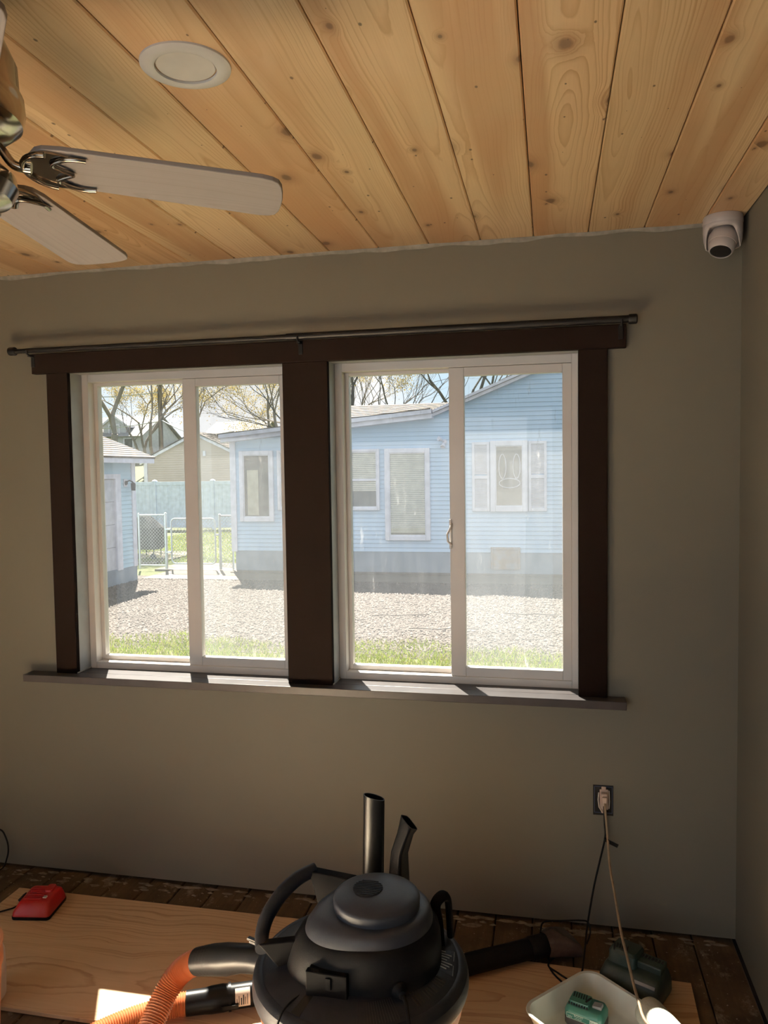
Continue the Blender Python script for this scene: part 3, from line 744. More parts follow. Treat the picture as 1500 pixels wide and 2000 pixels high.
# tools standing in the holder
def oval_ring(c, ax, bx, ra, rb, n=24): return [Vector(c)+Vector(ax)*(ra*math.cos(2*PI*k/n))+Vector(bx)*(rb*math.sin(2*PI*k/n)) for k in range(n)]
def shell(mb, rings, th=.0022):
    inner = []
    for r in rings:
        c = sum(r, Vector())/len(r); inner.append([c+(p-c)*(1-th/max((p-c).length, .004)) for p in r])
    mb.loft(rings+inner[::-1], (False, False)); return mb
def slant(r, k, d): # tip the last ring along direction d
    c = sum(r, Vector())/len(r); return [p+Vector((0, 0, k*(p-c).dot(Vector(d)))) for p in r]
A, B = (1, 0, 0), (0, 1, 0)
rings = [oval_ring((-1.090, -.80, .36), A, B, .029, .020), oval_ring((-1.089, -.80, .52), A, B, .029, .020), oval_ring((-1.083, -.80, .766), A, B, .0290, .0165)]
rings[-1] = slant(rings[-1], -.22, (1, 0, 0))
t2 = props(shell(MB(), rings).build('crevice_nozzle', MT['plastic_gloss'], smooth=50, org=(-1.09, -.80, .36)), 'tall black crevice nozzle standing upright behind the vacuum', 'vacuum nozzle')
def rect_ring(c, ax, bx, ra, rb): # soft rectangle
    o = []
    for k in range(24):
        a = 2*PI*k/24; cc, ss = math.cos(a), math.sin(a); e = .45
        o.append(Vector(c)+Vector(ax)*(ra*math.copysign(abs(cc)**e, cc))+Vector(bx)*(rb*math.copysign(abs(ss)**e, ss)))
    return o
ax2 = Vector((.80, -.6, 0)); bx2 = Vector((.6, .8, 0))
rings = [rect_ring((-1.012, -.83, .38), ax2, bx2, .027, .022), rect_ring((-1.012, -.83, .555), ax2, bx2, .026, .021), rect_ring((-1.009, -.83, .636), ax2, bx2, .0205, .017), rect_ring((-.992, -.835, .690), ax2, bx2, .0205, .0150), rect_ring((-.981, -.838, .722), ax2, bx2, .0205, .0145)]
rings[-1] = slant(rings[-1], -.75, (1, 0, 0))
props(shell(MB(), rings).build('angled_nozzle', MT['plastic_black'], smooth=40, org=(-1.012, -.83, .38)), 'short bent black nozzle standing beside the taller crevice nozzle', 'vacuum nozzle')

# hose: two cuffs and a ribbed orange tube
t = root('vacuum_hose', (-1.60, -.95, .02), 'ribbed orange vacuum hose with black cuffs lying left of the vacuum', 'vacuum hose')
c1 = [(-1.305, -1.005, .412), (-1.356, -.985, .402), (-1.40, -.968, .388), (-1.447, -.953, .370), (-1.49, -.938, .354), (-1.546, -.922, .332)]
MB().tube([Vector(p) for p in c1], [.0345, .0345, .0348, .0395, .0385, .0345], 28).build('cuff', MT['plastic_gloss'], t)
mb = MB()
for i in range(5):
    p = Vector(c1[4]).lerp(Vector(c1[5]), i/5); mb.tube([p, p+(Vector(c1[5])-Vector(c1[4])).normalized()*.005], .0385-.0008*i, 24)
mb.build('cuff_grip', MT['plastic_gloss'], t)
mb = MB().obox((-1.345, -.985, .443), (.055, .014, .006), R3('Z', -.35)); mb.obox((-1.365, -.978, .447), (.030, .010, .006), R3('Z', -.35))
mb.build('release_clip', MT['plastic_gloss'], t)
path = smooth_path([(-1.540, -.924, .334), (-1.575, -.918, .315), (-1.608, -.925, .285), (-1.628, -.95, .25), (-1.636, -1.0, .215), (-1.640, -1.06, .180), (-1.66, -1.14, .13), (-1.72, -1.24, .075), (-1.84, -1.30, .052), (-1.96, -1.24, .052), (-1.99, -1.10, .052), (-1.95, -.97, .052), (-1.885, -.885, .052), (-1.82, -.81, .052), (-1.757, -.757, .052), (-1.72, -.728, .052), (-1.685, -.712, .052)], 10)
def corrugated(path, r, pitch, amp, seg=18):
    P = [Vector(p) for p in path]; L = [0]
    for a, b in zip(P, P[1:]): L.append(L[-1]+(b-a).length)
    n = int(L[-1]/pitch*4); pts = []; rad = []; j = 0
    for i in range(n+1):
        s_ = L[-1]*i/n
        while j < len(L)-2 and L[j+1] < s_: j += 1
        pts.append(P[j].lerp(P[j+1], (s_-L[j])/(L[j+1]-L[j]))); rad.append(r-amp*(.0, .55, 1.0, .55)[i % 4])
    return MB().tube(pts, rad, seg)
corrugated(path, .0335, .0072, .0042).build('hose', MT['hose'], t, smooth=80)
c2 = [(-1.690, -.714, .052), (-1.64, -.693, .052), (-1.622, -.686, .053), (-1.59, -.672, .054), (-1.572, -.664, .054), (-1.50, -.632, .054), (-1.44, -.606, .054)]
MB().tube([Vector(p) for p in c2], [.0345, .0350, .0375, .0385, .0355, .0350, .0350], 28).build('cuff', MT['plastic_gloss'], t)
d2 = (Vector(c2[4])-Vector(c2[3])).normalized()
mb = MB().tube([Vector(c2[4])-d2*.004, Vector(c2[4])+d2*.004], .0395, 28); mb.obox((-1.556, -.700, .050), (.05, .010, .012), R3('Z', .42))
mb.build('cuff_collar', MT['plastic_gloss'], t)
# tag wrapped on the second cuff
def wrap(c, d, r, w0, w1, a0, a1, n=12):
    d = Vector(d).normalized(); s_ = Vector((d.y, -d.x, 0)).normalized(); up = Vector((0, 0, 1)); rings = []
    for k in range(n+1):
        a = a0+(a1-a0)*k/n; o_ = s_*math.cos(a)+up*math.sin(a)
        rings.append([Vector(c)+d*w0+o_*r, Vector(c)+d*w1+o_*r, Vector(c)+d*w1+o_*(r+.0008), Vector(c)+d*w0+o_*(r+.0008)])
    return MB().loft(rings)
dv = Vector(c2[5])-Vector(c2[4])
tag = wrap(c2[4], dv, .0352, .016, .060, -.35, 1.15).build('paper_tag', MT['paper'], t)
mb = MB()
for i in range(6):
    w0 = .020+i*.0062; ln = .5+.35*((i*53) % 7)/7
    q_ = wrap(c2[4], dv, .0361, w0, w0+(.0035 if i in (2, 3) else .0018), -.15, -.15+ln, 6); mb.add(q_.v, q_.f)
mb.build('tag_print', MT['ink'], tag, smooth=0, kind='stuff')

# wand and floor nozzle behind, on the floor at the right
t = root('extension_wand', (-.80, -.33, .015), 'dusty black vacuum wand with a flared smoky nozzle lying by the wall', 'vacuum wand')
w0, w1 = Vector((-.98, -.425, .048)), Vector((-.650, -.222, .050)); dw = (w1-w0).normalized()
MB().tube([w0, w0.lerp(w1, .6), w1], [.0335, .0330, .0325], 24).build('tube', MT['plastic_black'], t)
MB().tube([w1-dw*.05, w1-dw*.045, w1+dw*.01, w1+dw*.015], [.034, .037, .037, .034], 24).build('collar', MT['plastic_black'], t)
sd = Vector((-dw.y, dw.x, 0)); upv = Vector((0, 0, 1))
rings = [rect_ring(w1+dw*.010, sd, upv, .034, .034), rect_ring(w1+dw*.045+upv*.002, sd, upv, .044, .036), rect_ring(w1+dw*.085-upv*.006, sd, upv, .058, .030), rect_ring(w1+dw*.115-upv*.014, sd, upv, .066, .022)]
shell(MB(), rings, .003).build('nozzle', MT['smoke'], t, smooth=50)

# ------------------------------------------------------------------ red charger on the left sheet
t = root('battery_charger', (-2.497, -.287, .0145), 'red battery charger on a black base at the far left of the plywood', 'charger', rot=(0, 0, .16), local=True)
def rr_poly(w, h, r, n=5):
    o = []
    for cx_, cy_, a0 in ((w/2-r, h/2-r, 0), (-w/2+r, h/2-r, PI/2), (-w/2+r, -h/2+r, PI), (w/2-r, -h/2+r, 1.5*PI)):
        o += [(cx_+r*math.cos(a0+PI/2*k/n), cy_+r*math.sin(a0+PI/2*k/n)) for k in range(n+1)]
    return o
def rr3(w, h, r, z, ox=0, oy=0, tilt=0): return [Vector((x+ox, y+oy, z+tilt*y)) for x, y in rr_poly(w, h, r)]
MB().loft([rr3(.142, .150, .014, 0), rr3(.144, .152, .014, .006), rr3(.144, .152, .014, .012)]).build('base', MT['plastic_black'], t, smooth=40)
MB().loft([rr3(.142, .150, .014, .012), rr3(.138, .146, .014, .026), rr3(.118, .120, .016, .052, .004, .004, .03), rr3(.104, .104, .014, .058, .004, .004, .04), rr3(.09, .09, .012, .0595, .004, .004, .04)]).build('body', MT['red'], t, smooth=40)
mb = MB()
for i in range(6): mb.obox((-.006+(i % 2)*.002, -.036+i*.0125, .0612+(-.036+i*.0125)*.04), (.066, .0042, .0045))
mb.build('cooling_slats', MT['red'], t, bevel=.0008, kind='stuff')
MB().obox((-.0635, .004, .040), (.016, .040, .018), R3('Y', -.6)).build('battery_slot', MT['dark'], t, bevel=.002)
MB().loft([rr3(.034, .05, .01, .060, .028, .034, .04), rr3(.028, .044, .009, .0665, .028, .034, .04)]).build('contact_cover', MT['red'], t, smooth=40)
MB().obox((.034, -.022, .0595), (.014, .014, .005)).build('indicator', MT['white_plastic'], t, bevel=.0015)
MB().tube(smooth_path([(-.070, .012, .012), (-.085, .010, .009), (-.11, -.014, .0055), (-.2, -.05, .005), (-.4, -.02, .0035)], 5), .003, 8).build('power_lead', MT['black'], t)

# ------------------------------------------------------------------ orange bucket and milky jug at the left edge
bx, by = -2.222, -1.065
t = root('bucket', (bx, by, 0), 'orange plastic bucket at the left edge of the floor', 'bucket')
MB().lathe([(0, .012), (.128, .012), (.130, .004), (.132, .02), (.147, .30), (.149, .305), (.152, .31), (.152, .335), (.150, .34), (.150, .362), (.154, .364), (.154, .370), (.146, .370), (.142, .30), (.126, .02), (0, .02)], 64, (bx, by, 0)).build('body', MT['orange'], t)
MB().tube([(bx+.156*math.cos(a), by+.156*math.sin(a), .318-.20*abs(math.sin((a-2.2)))*.6) for a in np.linspace(2.2, 2.2+PI, 24)], .003, 8).build('bail_handle', MT['galv'], t)
jx, jy = -2.357, -.775
t = root('jug', (jx, jy, .0145), 'milky plastic jug half hidden behind the orange bucket', 'jug')
MB().lathe([(0, .015), (.070, .015), (.078, .025), (.080, .10), (.078, .16), (.060, .20), (.030, .225), (.022, .235), (.022, .25), (0, .25)], 36, (jx, jy, 0)).build('body', MT['jug'], t)
MB().lathe([(0, .247), (.025, .247), (.025, .268), (.022, .27), (0, .27)], 24, (jx, jy, 0)).build('cap', MT['jug'], t)

# ------------------------------------------------------------------ dark green charger
t = root('battery_charger', (-.364, -.334, .0145), 'dark green battery charger standing behind the paint tray', 'charger', rot=(0, 0, -.48), local=True)
t.scale = (1.03, 1.05, 1.28)
MB().loft([rr3(.180, .120, .016, 0), rr3(.186, .126, .018, .008), rr3(.184, .124, .018, .034), rr3(.168, .104, .016, .054, 0, .006), rr3(.160, .094, .014, .058, 0, .008)]).build('body', MT['green_dark'], t, smooth=40)
MB().loft([rr3(.086, .082, .010, .050, -.034, .014), rr3(.084, .078, .010, .082, -.034, .016, -.05), rr3(.076, .068, .010, .088, -.034, .018, -.05)]).build('battery_dock', MT['green_dark'], t, smooth=40)
MB().obox((.042, .022, .064), (.074, .052, .020)).build('rail', MT['green_dark'], t, bevel=.004)
mb = MB()
for i in range(5): mb.obox((-.058+i*.008, .004, .0895), (.0032, .022, .003), R3('Z', .25))
mb.obox((-.064, -.004, .089), (.004, .034, .003), R3('Z', .35))
mb.build('vent_slots', MT['dark'], t, kind='stuff')
MB().obox((.048, -.052, .0465), (.062, .008, .0030), R3('X', .8)).build('label_strip', MT['grey_print'], t, bevel=.0006)
mb = MB()
for i in range(7): mb.obox((.012+i*.010, .030, .0742), (.005, .012, .003))
mb.build('contacts', MT['dark'], t, kind='stuff')
MB().tube(smooth_path([(.072, -.06, .010), (.084, -.074, .008), (.092, -.095, .004), (.084, -.125, .0035), (.05, -.15, .0035)], 5), .0032, 8).build('power_lead', MT['black'], t)

# ------------------------------------------------------------------ paint tray, battery, roller cover
ux, vx = Vector((-.673, -.740)), Vector((.740, -.673))
ct = Vector((-.505, -.352))                       # far corner of the rim
W_, L_ = .312, .40
tc = ct + ux*(W_/2) + vx*(L_/2)
ang = math.atan2(vx.y, vx.x)
t = root('paint_tray', (tc.x, tc.y, .0145), 'white plastic paint tray holding a green battery and a roller cover', 'paint tray', rot=(0, 0, ang), local=True)
# local x runs along L (toward the viewer), local y across W
def tr(w, h, r, z): return [Vector((x, y, z)) for x, y in rr_poly(w, h, r, 7)]
mb = MB().loft([tr(L_-.07, W_-.07, .03, 0), tr(L_-.05, W_-.05, .04, .006), tr(L_-.012, W_-.012, .05, .060), tr(L_-.002, W_-.002, .054, .0645), tr(L_, W_, .055, .064), tr(L_-.002, W_-.002, .054, .0665), tr(L_-.020, W_-.020, .046, .0655), tr(L_-.060, W_-.060, .036, .010), tr(L_-.080, W_-.080, .026, .006)])
mb.build('pan', MT['tray'], t, smooth=50)
mb = MB(); mb.prism([(0.015, .0062), (.163, .050), (.163, .053), (0.015, .0085)], -W_/2+.028, W_/2-.028, R3('X', PI/2)); 
mb.build('ramp', MT['tray'], t, smooth=30)
mb = MB()
for i in range(9): mb.tube([(.03+i*.014, -.10, .0125+i*.0041), (.03+i*.014, .10, .0125+i*.0041)], .0018, 6)
mb.build('ramp_ribs', MT['tray'], t, kind='stuff')
# battery
bt = root('tool_battery', (-.520, -.530, .022), 'green slide-on tool battery lying in the paint tray', 'battery', rot=(0, 0, -.36), local=True)
MB().loft([rr3(.104, .070, .014, 0), rr3(.112, .078, .016, .006), rr3(.112, .078, .016, .026), rr3(.108, .074, .015, .029)]).build('lower_shell', MT['cover'], bt, smooth=40)
MB().loft([rr3(.112, .078, .016, .028), rr3(.112, .078, .016, .044), rr3(.100, .066, .014, .056, 0, .002), rr3(.092, .058, .012, .058, 0, .002)]).build('upper_shell', MT['green'], bt, smooth=40)
MB().loft([rr3(.060, .050, .006, .056, -.018, .004), rr3(.056, .046, .006, .066, -.018, .004)]).build('slide_rail', MT['green'], bt, smooth=30)
MB().obox((.032, .004, .060), (.026, .024, .010), R3('Y', -.15)).build('release_button', MT['grey_print'], bt, bevel=.002)
mb = MB()
for i in range(6): mb.obox((-.040+i*.0072, .012, .0665), (.0030, .020, .003), R3('Z', .15))
mb.obox((.004, .006, .0665), (.005, .026, .003), R3('Z', -.3))
for i in range(8): mb.obox((-.044+i*.0075, -.024, .0600), (.0035, .004, .006))
mb.build('contact_slots', MT['dark'], bt, kind='stuff')
lb = MB().obox((.0, -.0388, .034), (.092, .0012, .0165), R3('X', -.0)).build('label', MT['green'], bt, bevel=.0003)
frame_mb(-.046, .046, .0260, .0420, -.0401, -.0394, .0008, .0008, .0008, .0008).build('label_border', MT['lime'], lb)
MB().box(.022, .045, -.0402, -.0394, .0268, .0412).build('label_panel', MT['lime'], lb, smooth=0)
def text(s_, x, z, size, m, parent):
    cu = bpy.data.curves.new('lettering', 'FONT'); cu.body = s_; cu.size = size; cu.extrude = .0002; cu.align_x = 'LEFT'
    tmp = bpy.data.objects.new('lettering', cu); COL.objects.link(tmp)
    me = bpy.data.meshes.new_from_object(tmp.evaluated_get(bpy.context.evaluated_depsgraph_get()))
    bpy.data.objects.remove(tmp); me.materials.clear(); me.materials.append(m)
    o = bpy.data.objects.new('lettering', me); COL.objects.link(o); o.parent = parent
    o.location = (x, -.0404, z); o.rotation_euler = (PI/2, 0, 0); return o
text('BOOST', -.024, .0352, .0085, MT['lime'], lb); text('20V', -.043, .0290, .0090, MT['lime'], lb)
text('LITHIUM', -.022, .0290, .0055, MT['lime'], lb); text('5.0Ah', .0235, .0310, .0090, MT['green_dark'], lb)
# roller cover
rd = Vector((.42, -.90, .06)).normalized(); rc = Vector((-.352, -.520, .078)) + rd*.11
rt = root('roller_cover', rc, 'white nap paint roller cover lying in the tray under the cord', 'paint roller')
prof = [(.021, -.112), (.034, -.111), (.0405, -.104), (.043, -.09), (.043, .09), (.0405, .104), (.034, .111), (.021, .112)]
rm = rd.to_track_quat('Z', 'Y').to_matrix()
MB().lathe(prof, 48, rc, rm).build('nap_sleeve', MT['nap'], rt)
MB().lathe([(.021, -.1115), (.0185, -.1115), (.0185, .1115), (.021, .1115)], 28, rc, rm).build('core', MT['paper'], rt)

# ================================================================== outdoors (street level 0.6 m below the room floor)
G = -.60
def ground(name, x0, x1, ya, yb, z, m, label, cat):
    return struct(MB().box(x0, x1, ya, yb, z-.1, z), name, m, label, cat, smooth=0)
ground('lawn', -90, 60, .2, 60, G-.06, MT['lawn'], 'green lawn beyond the chain link fence', 'lawn')
ground('driveway', -14, 14, 6.4, 13.2, G-.03, MT['gravel_base'], 'gravel driveway between the two houses', 'driveway')
ground('grass_verge', -14, 14, .2, 7.1, G-.035, MT['soil'], 'grass verge below the windows', 'verge')
slab = struct(MB().box(-9.38, 6, 12.66, 14.2, G-.1, G-.012), 'walkway', MT['concrete'], 'concrete walk along the foot of the blue house', 'walkway', smooth=0)
struct(MB().box(-9.9, -7.84, 14.2, 15.6, G-.1, G-.014), 'walkway', MT['concrete'], 'concrete pad under the chain link gate', 'walkway', smooth=0)
struct(MB().box(-12.2, -10.6, 15.4, 18.4, G-.1, G-.02), 'walkway', MT['concrete'], 'concrete pad under the covered grill', 'walkway', smooth=0)

# gravel stones
n = 46000
px_ = rng.uniform(-9.6, .9, n); py_ = 6.75 + rng.beta(1.0, 1.15, n)*6.0
oct_ = np.array([(1, 0, 0), (-1, 0, 0), (0, 1, 0), (0, -1, 0), (0, 0, 1), (0, 0, -1)], float)
of = np.array([(0, 2, 4), (2, 1, 4), (1, 3, 4), (3, 0, 4)])
sz = rng.uniform(.010, .026, n)
off = oct_[None]*(sz[:, None, None]*rng.uniform(.6, 1.25, (n, 6, 3))); off[..., 2] *= .7
a = rng.uniform(0, 2*PI, n); ca, sa = np.cos(a)[:, None], np.sin(a)[:, None]
ox = off[..., 0]*ca-off[..., 1]*sa; oy = off[..., 0]*sa+off[..., 1]*ca
vv = np.stack([px_[:, None]+ox, py_[:, None]+oy, (G-.026+sz*.25)[:, None]+off[..., 2]], -1).reshape(-1, 3)
ff = (np.arange(n)[:, None, None]*6+of[None]).reshape(-1, 3)
props(fast_mesh('gravel', vv, ff, MT['stone'], None, 'stuff'), 'loose pale gravel covering the driveway', 'gravel')

def blades(name, xr, yr, n, hmin, hmax, wd, z, label, edge_=None):
    x = rng.uniform(*xr, n); y = rng.uniform(*yr, n)
    cl = np.sin(x*2.3+np.sin(y*3.1))*np.sin(y*2.7+x*.7)
    keep = rng.uniform(-1, 1, n) < cl*.7+.55
    if edge_ is not None: keep &= (y < edge_ + .18*np.sin(x*1.9)+.10*np.sin(x*5.3+1)+rng.normal(0, .09, n))
    x, y = x[keep], y[keep]; n = len(x)
    h = rng.uniform(hmin, hmax, n); a = rng.uniform(0, PI, n); l = rng.normal(0, .5, (n, 2))*h[:, None]
    dx, dy = np.cos(a)*wd*rng.uniform(.6, 1.3, n), np.sin(a)*wd
    v = np.stack([np.stack([x-dx, y-dy, np.full(n, z)], -1), np.stack([x+dx, y+dy, np.full(n, z)], -1), np.stack([x+l[:, 0], y+l[:, 1], z+h], -1)], 1).reshape(-1, 3)
    f = np.arange(3*n).reshape(-1, 3)
    return props(fast_mesh(name, v, f, MT['grass'], None, 'stuff'), label, 'grass')
blades('grass', (-7.6, 1.2), (4.9, 7.6), 42000, .03, .085, .007, G-.035, 'patchy sunlit grass between the gravel and the windows', 7.05)
blades('grass', (-14.5, -7.5), (15.6, 27), 26000, .05, .10, .013, G-.06, 'bright back lawn behind the chain link fence')
# twigs on the gravel
for i, (tx, ty, ln, an) in enumerate(((-2.9, 9.0, .9, .25), (-2.1, 8.05, 1.0, .12), (-.9, 9.35, .8, .0), (-3.6, 8.6, .5, -.2))):
    p = [(tx+ln*(k/5-.5)*math.cos(an), ty+ln*(k/5-.5)*math.sin(an)+.03*math.sin(k*1.9+i), G+.006+.006*(k % 2)) for k in range(6)]
    lbs = ('curved dark twig on the gravel seen through the right window', 'dark twig lying near the grass edge of the gravel', 'thin twig on the gravel behind the smeared right pane', 'short twig on the gravel nearest the wide dark board')
    props(MB().tube(smooth_path(p, 3), .008, 6).build('twig', MT['bark'], org=(tx, ty, G)), lbs[i], 'twig', 'twigs on the gravel')

# ------------------------------------------------------------------ blue house
HYW = 14.1
t = root('blue_house', (-3, HYW, G), 'light blue clapboard house straight across the gravel', 'house')
def top_line(x):
    if x < -3.15: return 2.42 + (x+7.96)*(.36/4.81)
    return (2.83 + (x+3.15)*.395) if x < 1.6 else 4.706-(x-1.6)*.395
x0, x1 = -7.74, 6.2
wall = MB(); poly = [(x0, G), (x1, G), (x1, top_line(x1)-.02), (1.6, top_line(1.6)-.02), (-3.149, top_line(-3.149)-.02), (-3.151, top_line(-3.151)-.02), (x0, top_line(x0)-.02)]
wall.loft([[Vector((x, HYW+.03, z)) for x, z in poly], [Vector((x, HYW+5, z)) for x, z in poly]])
wl = wall.build('wall', MT['siding'], t, smooth=0)
CP = .0945; z = -.135
while z < 4.6:
    zt = z+CP
    xs = np.linspace(x0, x1, 281); ok = [x for x in xs if top_line(x) >= z+.02]
    if not ok: break
    xa, xb = min(ok), max(ok)
    mb = MB(); mb.loft([[Vector((xx, HYW-.016, z)), Vector((xx, HYW+.03, z)), Vector((xx, HYW+.03, zt+.006)), Vector((xx, HYW+.004, zt+.006))] for xx in (xa, xb)])
    mb.build('siding_plank', MT['siding'], wl, smooth=0, recalc=True)
    z = zt
MB().box(x0-.03, x1, HYW-.004, HYW+.03, G-.05, -.13).build('foundation', MT['found'], t, smooth=0)
MB().box(x0-.03, x1, HYW-.35, HYW, G-.05, G+.005).build('foundation_ledge', MT['concrete'], t, smooth=0)
mb = MB(); mb.box(-7.86, -7.72, HYW-.03, HYW+.10, -.16, 2.40); mb.build('corner_trim', MT['white'], t, bevel=.004)
def board(mb, xa, za, xb, zb, hgt, ya, yb):
    return mb.loft([[Vector((x, ya, z)), Vector((x, yb, z)), Vector((x, yb, z-hgt)), Vector((x, ya, z-hgt))] for x, z in ((xa, za), (xb, zb))])
board(MB(), -7.98, 2.535, -3.10, 2.965, .085, HYW-.36, HYW-.30).build('fascia', MT['white'], t, smooth=0)
board(MB(), -7.96, 2.455, -3.10, 2.880, .10, HYW-.30, HYW+.02).build('soffit', MT['white'], t, smooth=0)
board(MB(), -3.15, 2.87, 1.6, 4.745, .07, HYW-.16, HYW+.02).build('rake_board', MT['white'], t, smooth=0)
board(MB(), -3.10, 2.955, 1.6, 4.815, .06, HYW-.22, HYW+.0).build('rake_board', MT['white'], t, smooth=0)
# roofs, laid as shingle courses
def roof_slope(A, B, C, D, n, thick, name, parent, m, butt=.012):
    """A-B eave, D-C ridge; n stepped courses."""
    A, B, C, D = (Vector(p) for p in (A, B, C, D)); nrm = (B-A).cross(D-A).normalized()
    if nrm.z < 0: nrm = -nrm
    mb = MB()
    for i in range(n):
        a, b = A.lerp(D, i/n), B.lerp(C, i/n); d, c = A.lerp(D, (i+1)/n), B.lerp(C, (i+1)/n)
        mb.loft([[a-nrm*thick, a+nrm*butt, d+nrm*.0, d-nrm*thick], [b-nrm*thick, b+nrm*butt, c+nrm*.0, c-nrm*thick]])
    return mb.build(name, m, parent, smooth=0, recalc=True)
roof_slope((-8.0, HYW-.36, 2.54), (-3.12, HYW-.36, 2.975), (-3.12, HYW+5, 2.98), (-8.0, HYW+5, 2.60), 20, .03, 'roof', t, MT['shingle'])
roof_slope((-6.25, HYW+.6, 2.62), (-2.6, HYW+.6, 2.90), (-2.6, HYW+3.0, 3.385), (-6.0, HYW+3.0, 3.385), 12, .03, 'roof', t, MT['shingle'])
roof_slope((-3.2, HYW+8, 2.90), (-3.2, HYW-.2, 2.90), (1.6, HYW-.2, 4.80), (1.6, HYW+8, 4.80), 20, .03, 'roof', t, MT['shingle'])
roof_slope((6.4, HYW-.2, 2.90), (6.4, HYW+8, 2.90), (1.6, HYW+8, 4.80), (1.6, HYW-.2, 4.80), 20, .03, 'roof', t, MT['shingle'])
def house_window(x0, x1, z0, z1, fr_, kind, parent, y=HYW):
    f = frame_mb(x0, x1, z0, z1, y-.075, y-.008, fr_, fr_, fr_, fr_).build('window', MT['white'], parent, bevel=.006, segs=1)
    i = fr_
    frame_mb(x0+i*.86, x1-i*.86, z0+i*.86, z1-i*.86, y-.060, y-.02, .035, .03, .04, .03).build('sash', MT['white'], f, smooth=0)
    MB().box(x0+i*.8, x1-i*.8, y-.022, y-.018, z0+i*.8, z1-i*.8).build('room_backing', MT['room_dark'], f, smooth=0)
    if kind == 'double':
        zm = (z0+z1)/2; MB().box(x0+i, x1-i, y-.068, y-.03, zm-.025, zm+.02).build('meeting_rail', MT['white'], f, smooth=0)
    MB().box(x0+i, x1-i, y-.046, y-.043, z0+i, z1-i).build('pane', MT['pane_far'], f, smooth=0)
    if kind in ('blind', 'double'):
        mb = MB(); zb = z0+i+.03 if kind == 'blind' else z0+(z1-z0)*.30; n_ = int((z1-i-zb)/.042)
        for k in range(n_):
            zz = z1-i-.02-k*.042
            mb.obox(((x0+x1)/2, y-.032, zz), (x1-x0-2*i-.05, .006, .034), R3('X', .35))
        mb.build('blind', MT['blind'], f, smooth=0, kind='stuff')
    return f
w1_ = house_window(-7.62, -6.80, .54, 2.16, .095, 'plain', t)
MB().box(-7.44, -7.17, HYW-.036, HYW-.028, .68, 1.72).build('curtain', MT['curtain'], w1_, smooth=0)
house_window(-6.70, -6.05, .80, 2.16, .06, 'plain', t)
house_window(-5.02, -4.32, .79, 2.15, .055, 'double', t)
house_window(-4.20, -3.19, .12, 2.15, .10, 'blind', t)
w4 = house_window(-1.88, -1.085, .75, 2.27, .11, 'plain', t)
for q in range(3):                                      # hanging ornament loops behind the pane
    cxo, czo, ra, rb = ((-1.62, 1.72, .075, .26), (-1.32, 1.72, .075, .26), (-1.47, 1.36, .22, .10))[q]
    MB().tube([(cxo+ra*math.cos(a), HYW-.034, czo+rb*math.sin(a)) for a in np.linspace(0, 2*PI, 28)], .010, 6).build('ornament_loop', MT['white'], w4)
for sx0, sx1 in ((-2.27, -1.895), (-1.07, -.69)):
    s_ = frame_mb(sx0, sx1, .76, 2.25, HYW-.055, HYW-.012, .055, .055, .07, .06).build('shutter', MT['white'], t, bevel=.003, segs=1)
    MB().box(sx0+.05, sx1-.05, HYW-.054, HYW-.013, 1.46, 1.53).build('shutter_rail', MT['white'], s_, smooth=0)
    mb = MB()
    for k in range(40):
        zz = .85+k*.0345
        if 1.44 < zz < 1.55: continue
        mb.obox(((sx0+sx1)/2, HYW-.034, zz), (sx1-sx0-.11, .005, .036), R3('X', .5))
    mb.build('louvers', MT['white'], s_, smooth=0, kind='stuff')
fl = MB(); fl.lathe([(0, 0), (.05, 0), (.05, .03), (0, .035)], 16, (-2.86, HYW-.017, 2.28), R3('X', PI/2))
fl.tube([(-2.86, HYW-.04, 2.28), (-2.93, HYW-.10, 2.31)], .015, 8); fl.tube([(-2.86, HYW-.04, 2.27), (-2.88, HYW-.10, 2.22)], .015, 8)
flo = fl.build('floodlight', MT['white'], t)
for c, d in (((-2.93, HYW-.10, 2.32), (-.6, -.6, .3)), ((-2.88, HYW-.10, 2.21), (-.1, -.6, -.6))):
    MB().lathe([(0, -.02), (.03, -.02), (.055, .07), (.05, .075), (0, .06)], 16, c, Vector(d).to_track_quat('Z', 'Y').to_matrix()).build('lamp_head', MT['white'], flo)
frame_mb(-1.88, -1.25, -.50, -.02, HYW-.05, HYW-.004, .05, .05, .05, .05).build('crawl_hatch', MT['rust'], t, bevel=.004, segs=1)
MB().box(-1.84, -1.29, HYW-.03, HYW-.005, -.46, -.06).build('hatch_panel', MT['rust'], t, smooth=0)

# ------------------------------------------------------------------ garage at the left
GXW = -9.40
t = root('garage', (GXW, 11, G), 'pale blue garage with a white overhead door at the left', 'garage')
gy0, gy1 = 6.6, 12.5
wl = MB().box(-15.4, GXW-.03, gy0, gy1-.02, G, 2.0).build('wall', MT['siding_t'], t, smooth=0)
z = -.305
while z < 1.93:
    for ya, yb in ((11.9, gy1-.12), (gy0, 9.2)) if z < 1.62 else ((gy0, gy1-.12),):
        mb = MB(); mb.loft([[Vector((GXW+.016, yy, z)), Vector((GXW-.03, yy, z)), Vector((GXW-.03, yy, z+.095)), Vector((GXW-.004, yy, z+.095))] for yy in (ya, yb)])
        mb.build('siding_plank', MT['siding_t'], wl, smooth=0)
    z += .089
MB().box(GXW-.03, GXW+.012, gy0, gy1+.01, G-.05, -.305).build('foundation', MT['found'], t, smooth=0)
mb = MB(); mb.box(GXW-.10, GXW+.03, gy1-.13, gy1+.02, -.32, 1.95); mb.build('corner_trim', MT['white'], t, bevel=.004)
mb = MB(); mb.box(GXW-.02, GXW+.035, 11.72, 11.92, -.33, 1.67); mb.box(GXW-.02, GXW+.035, 9.1, 11.72, 1.57, 1.67); mb.box(GXW-.02, GXW+.035, 9.1, 9.28, -.33, 1.57)
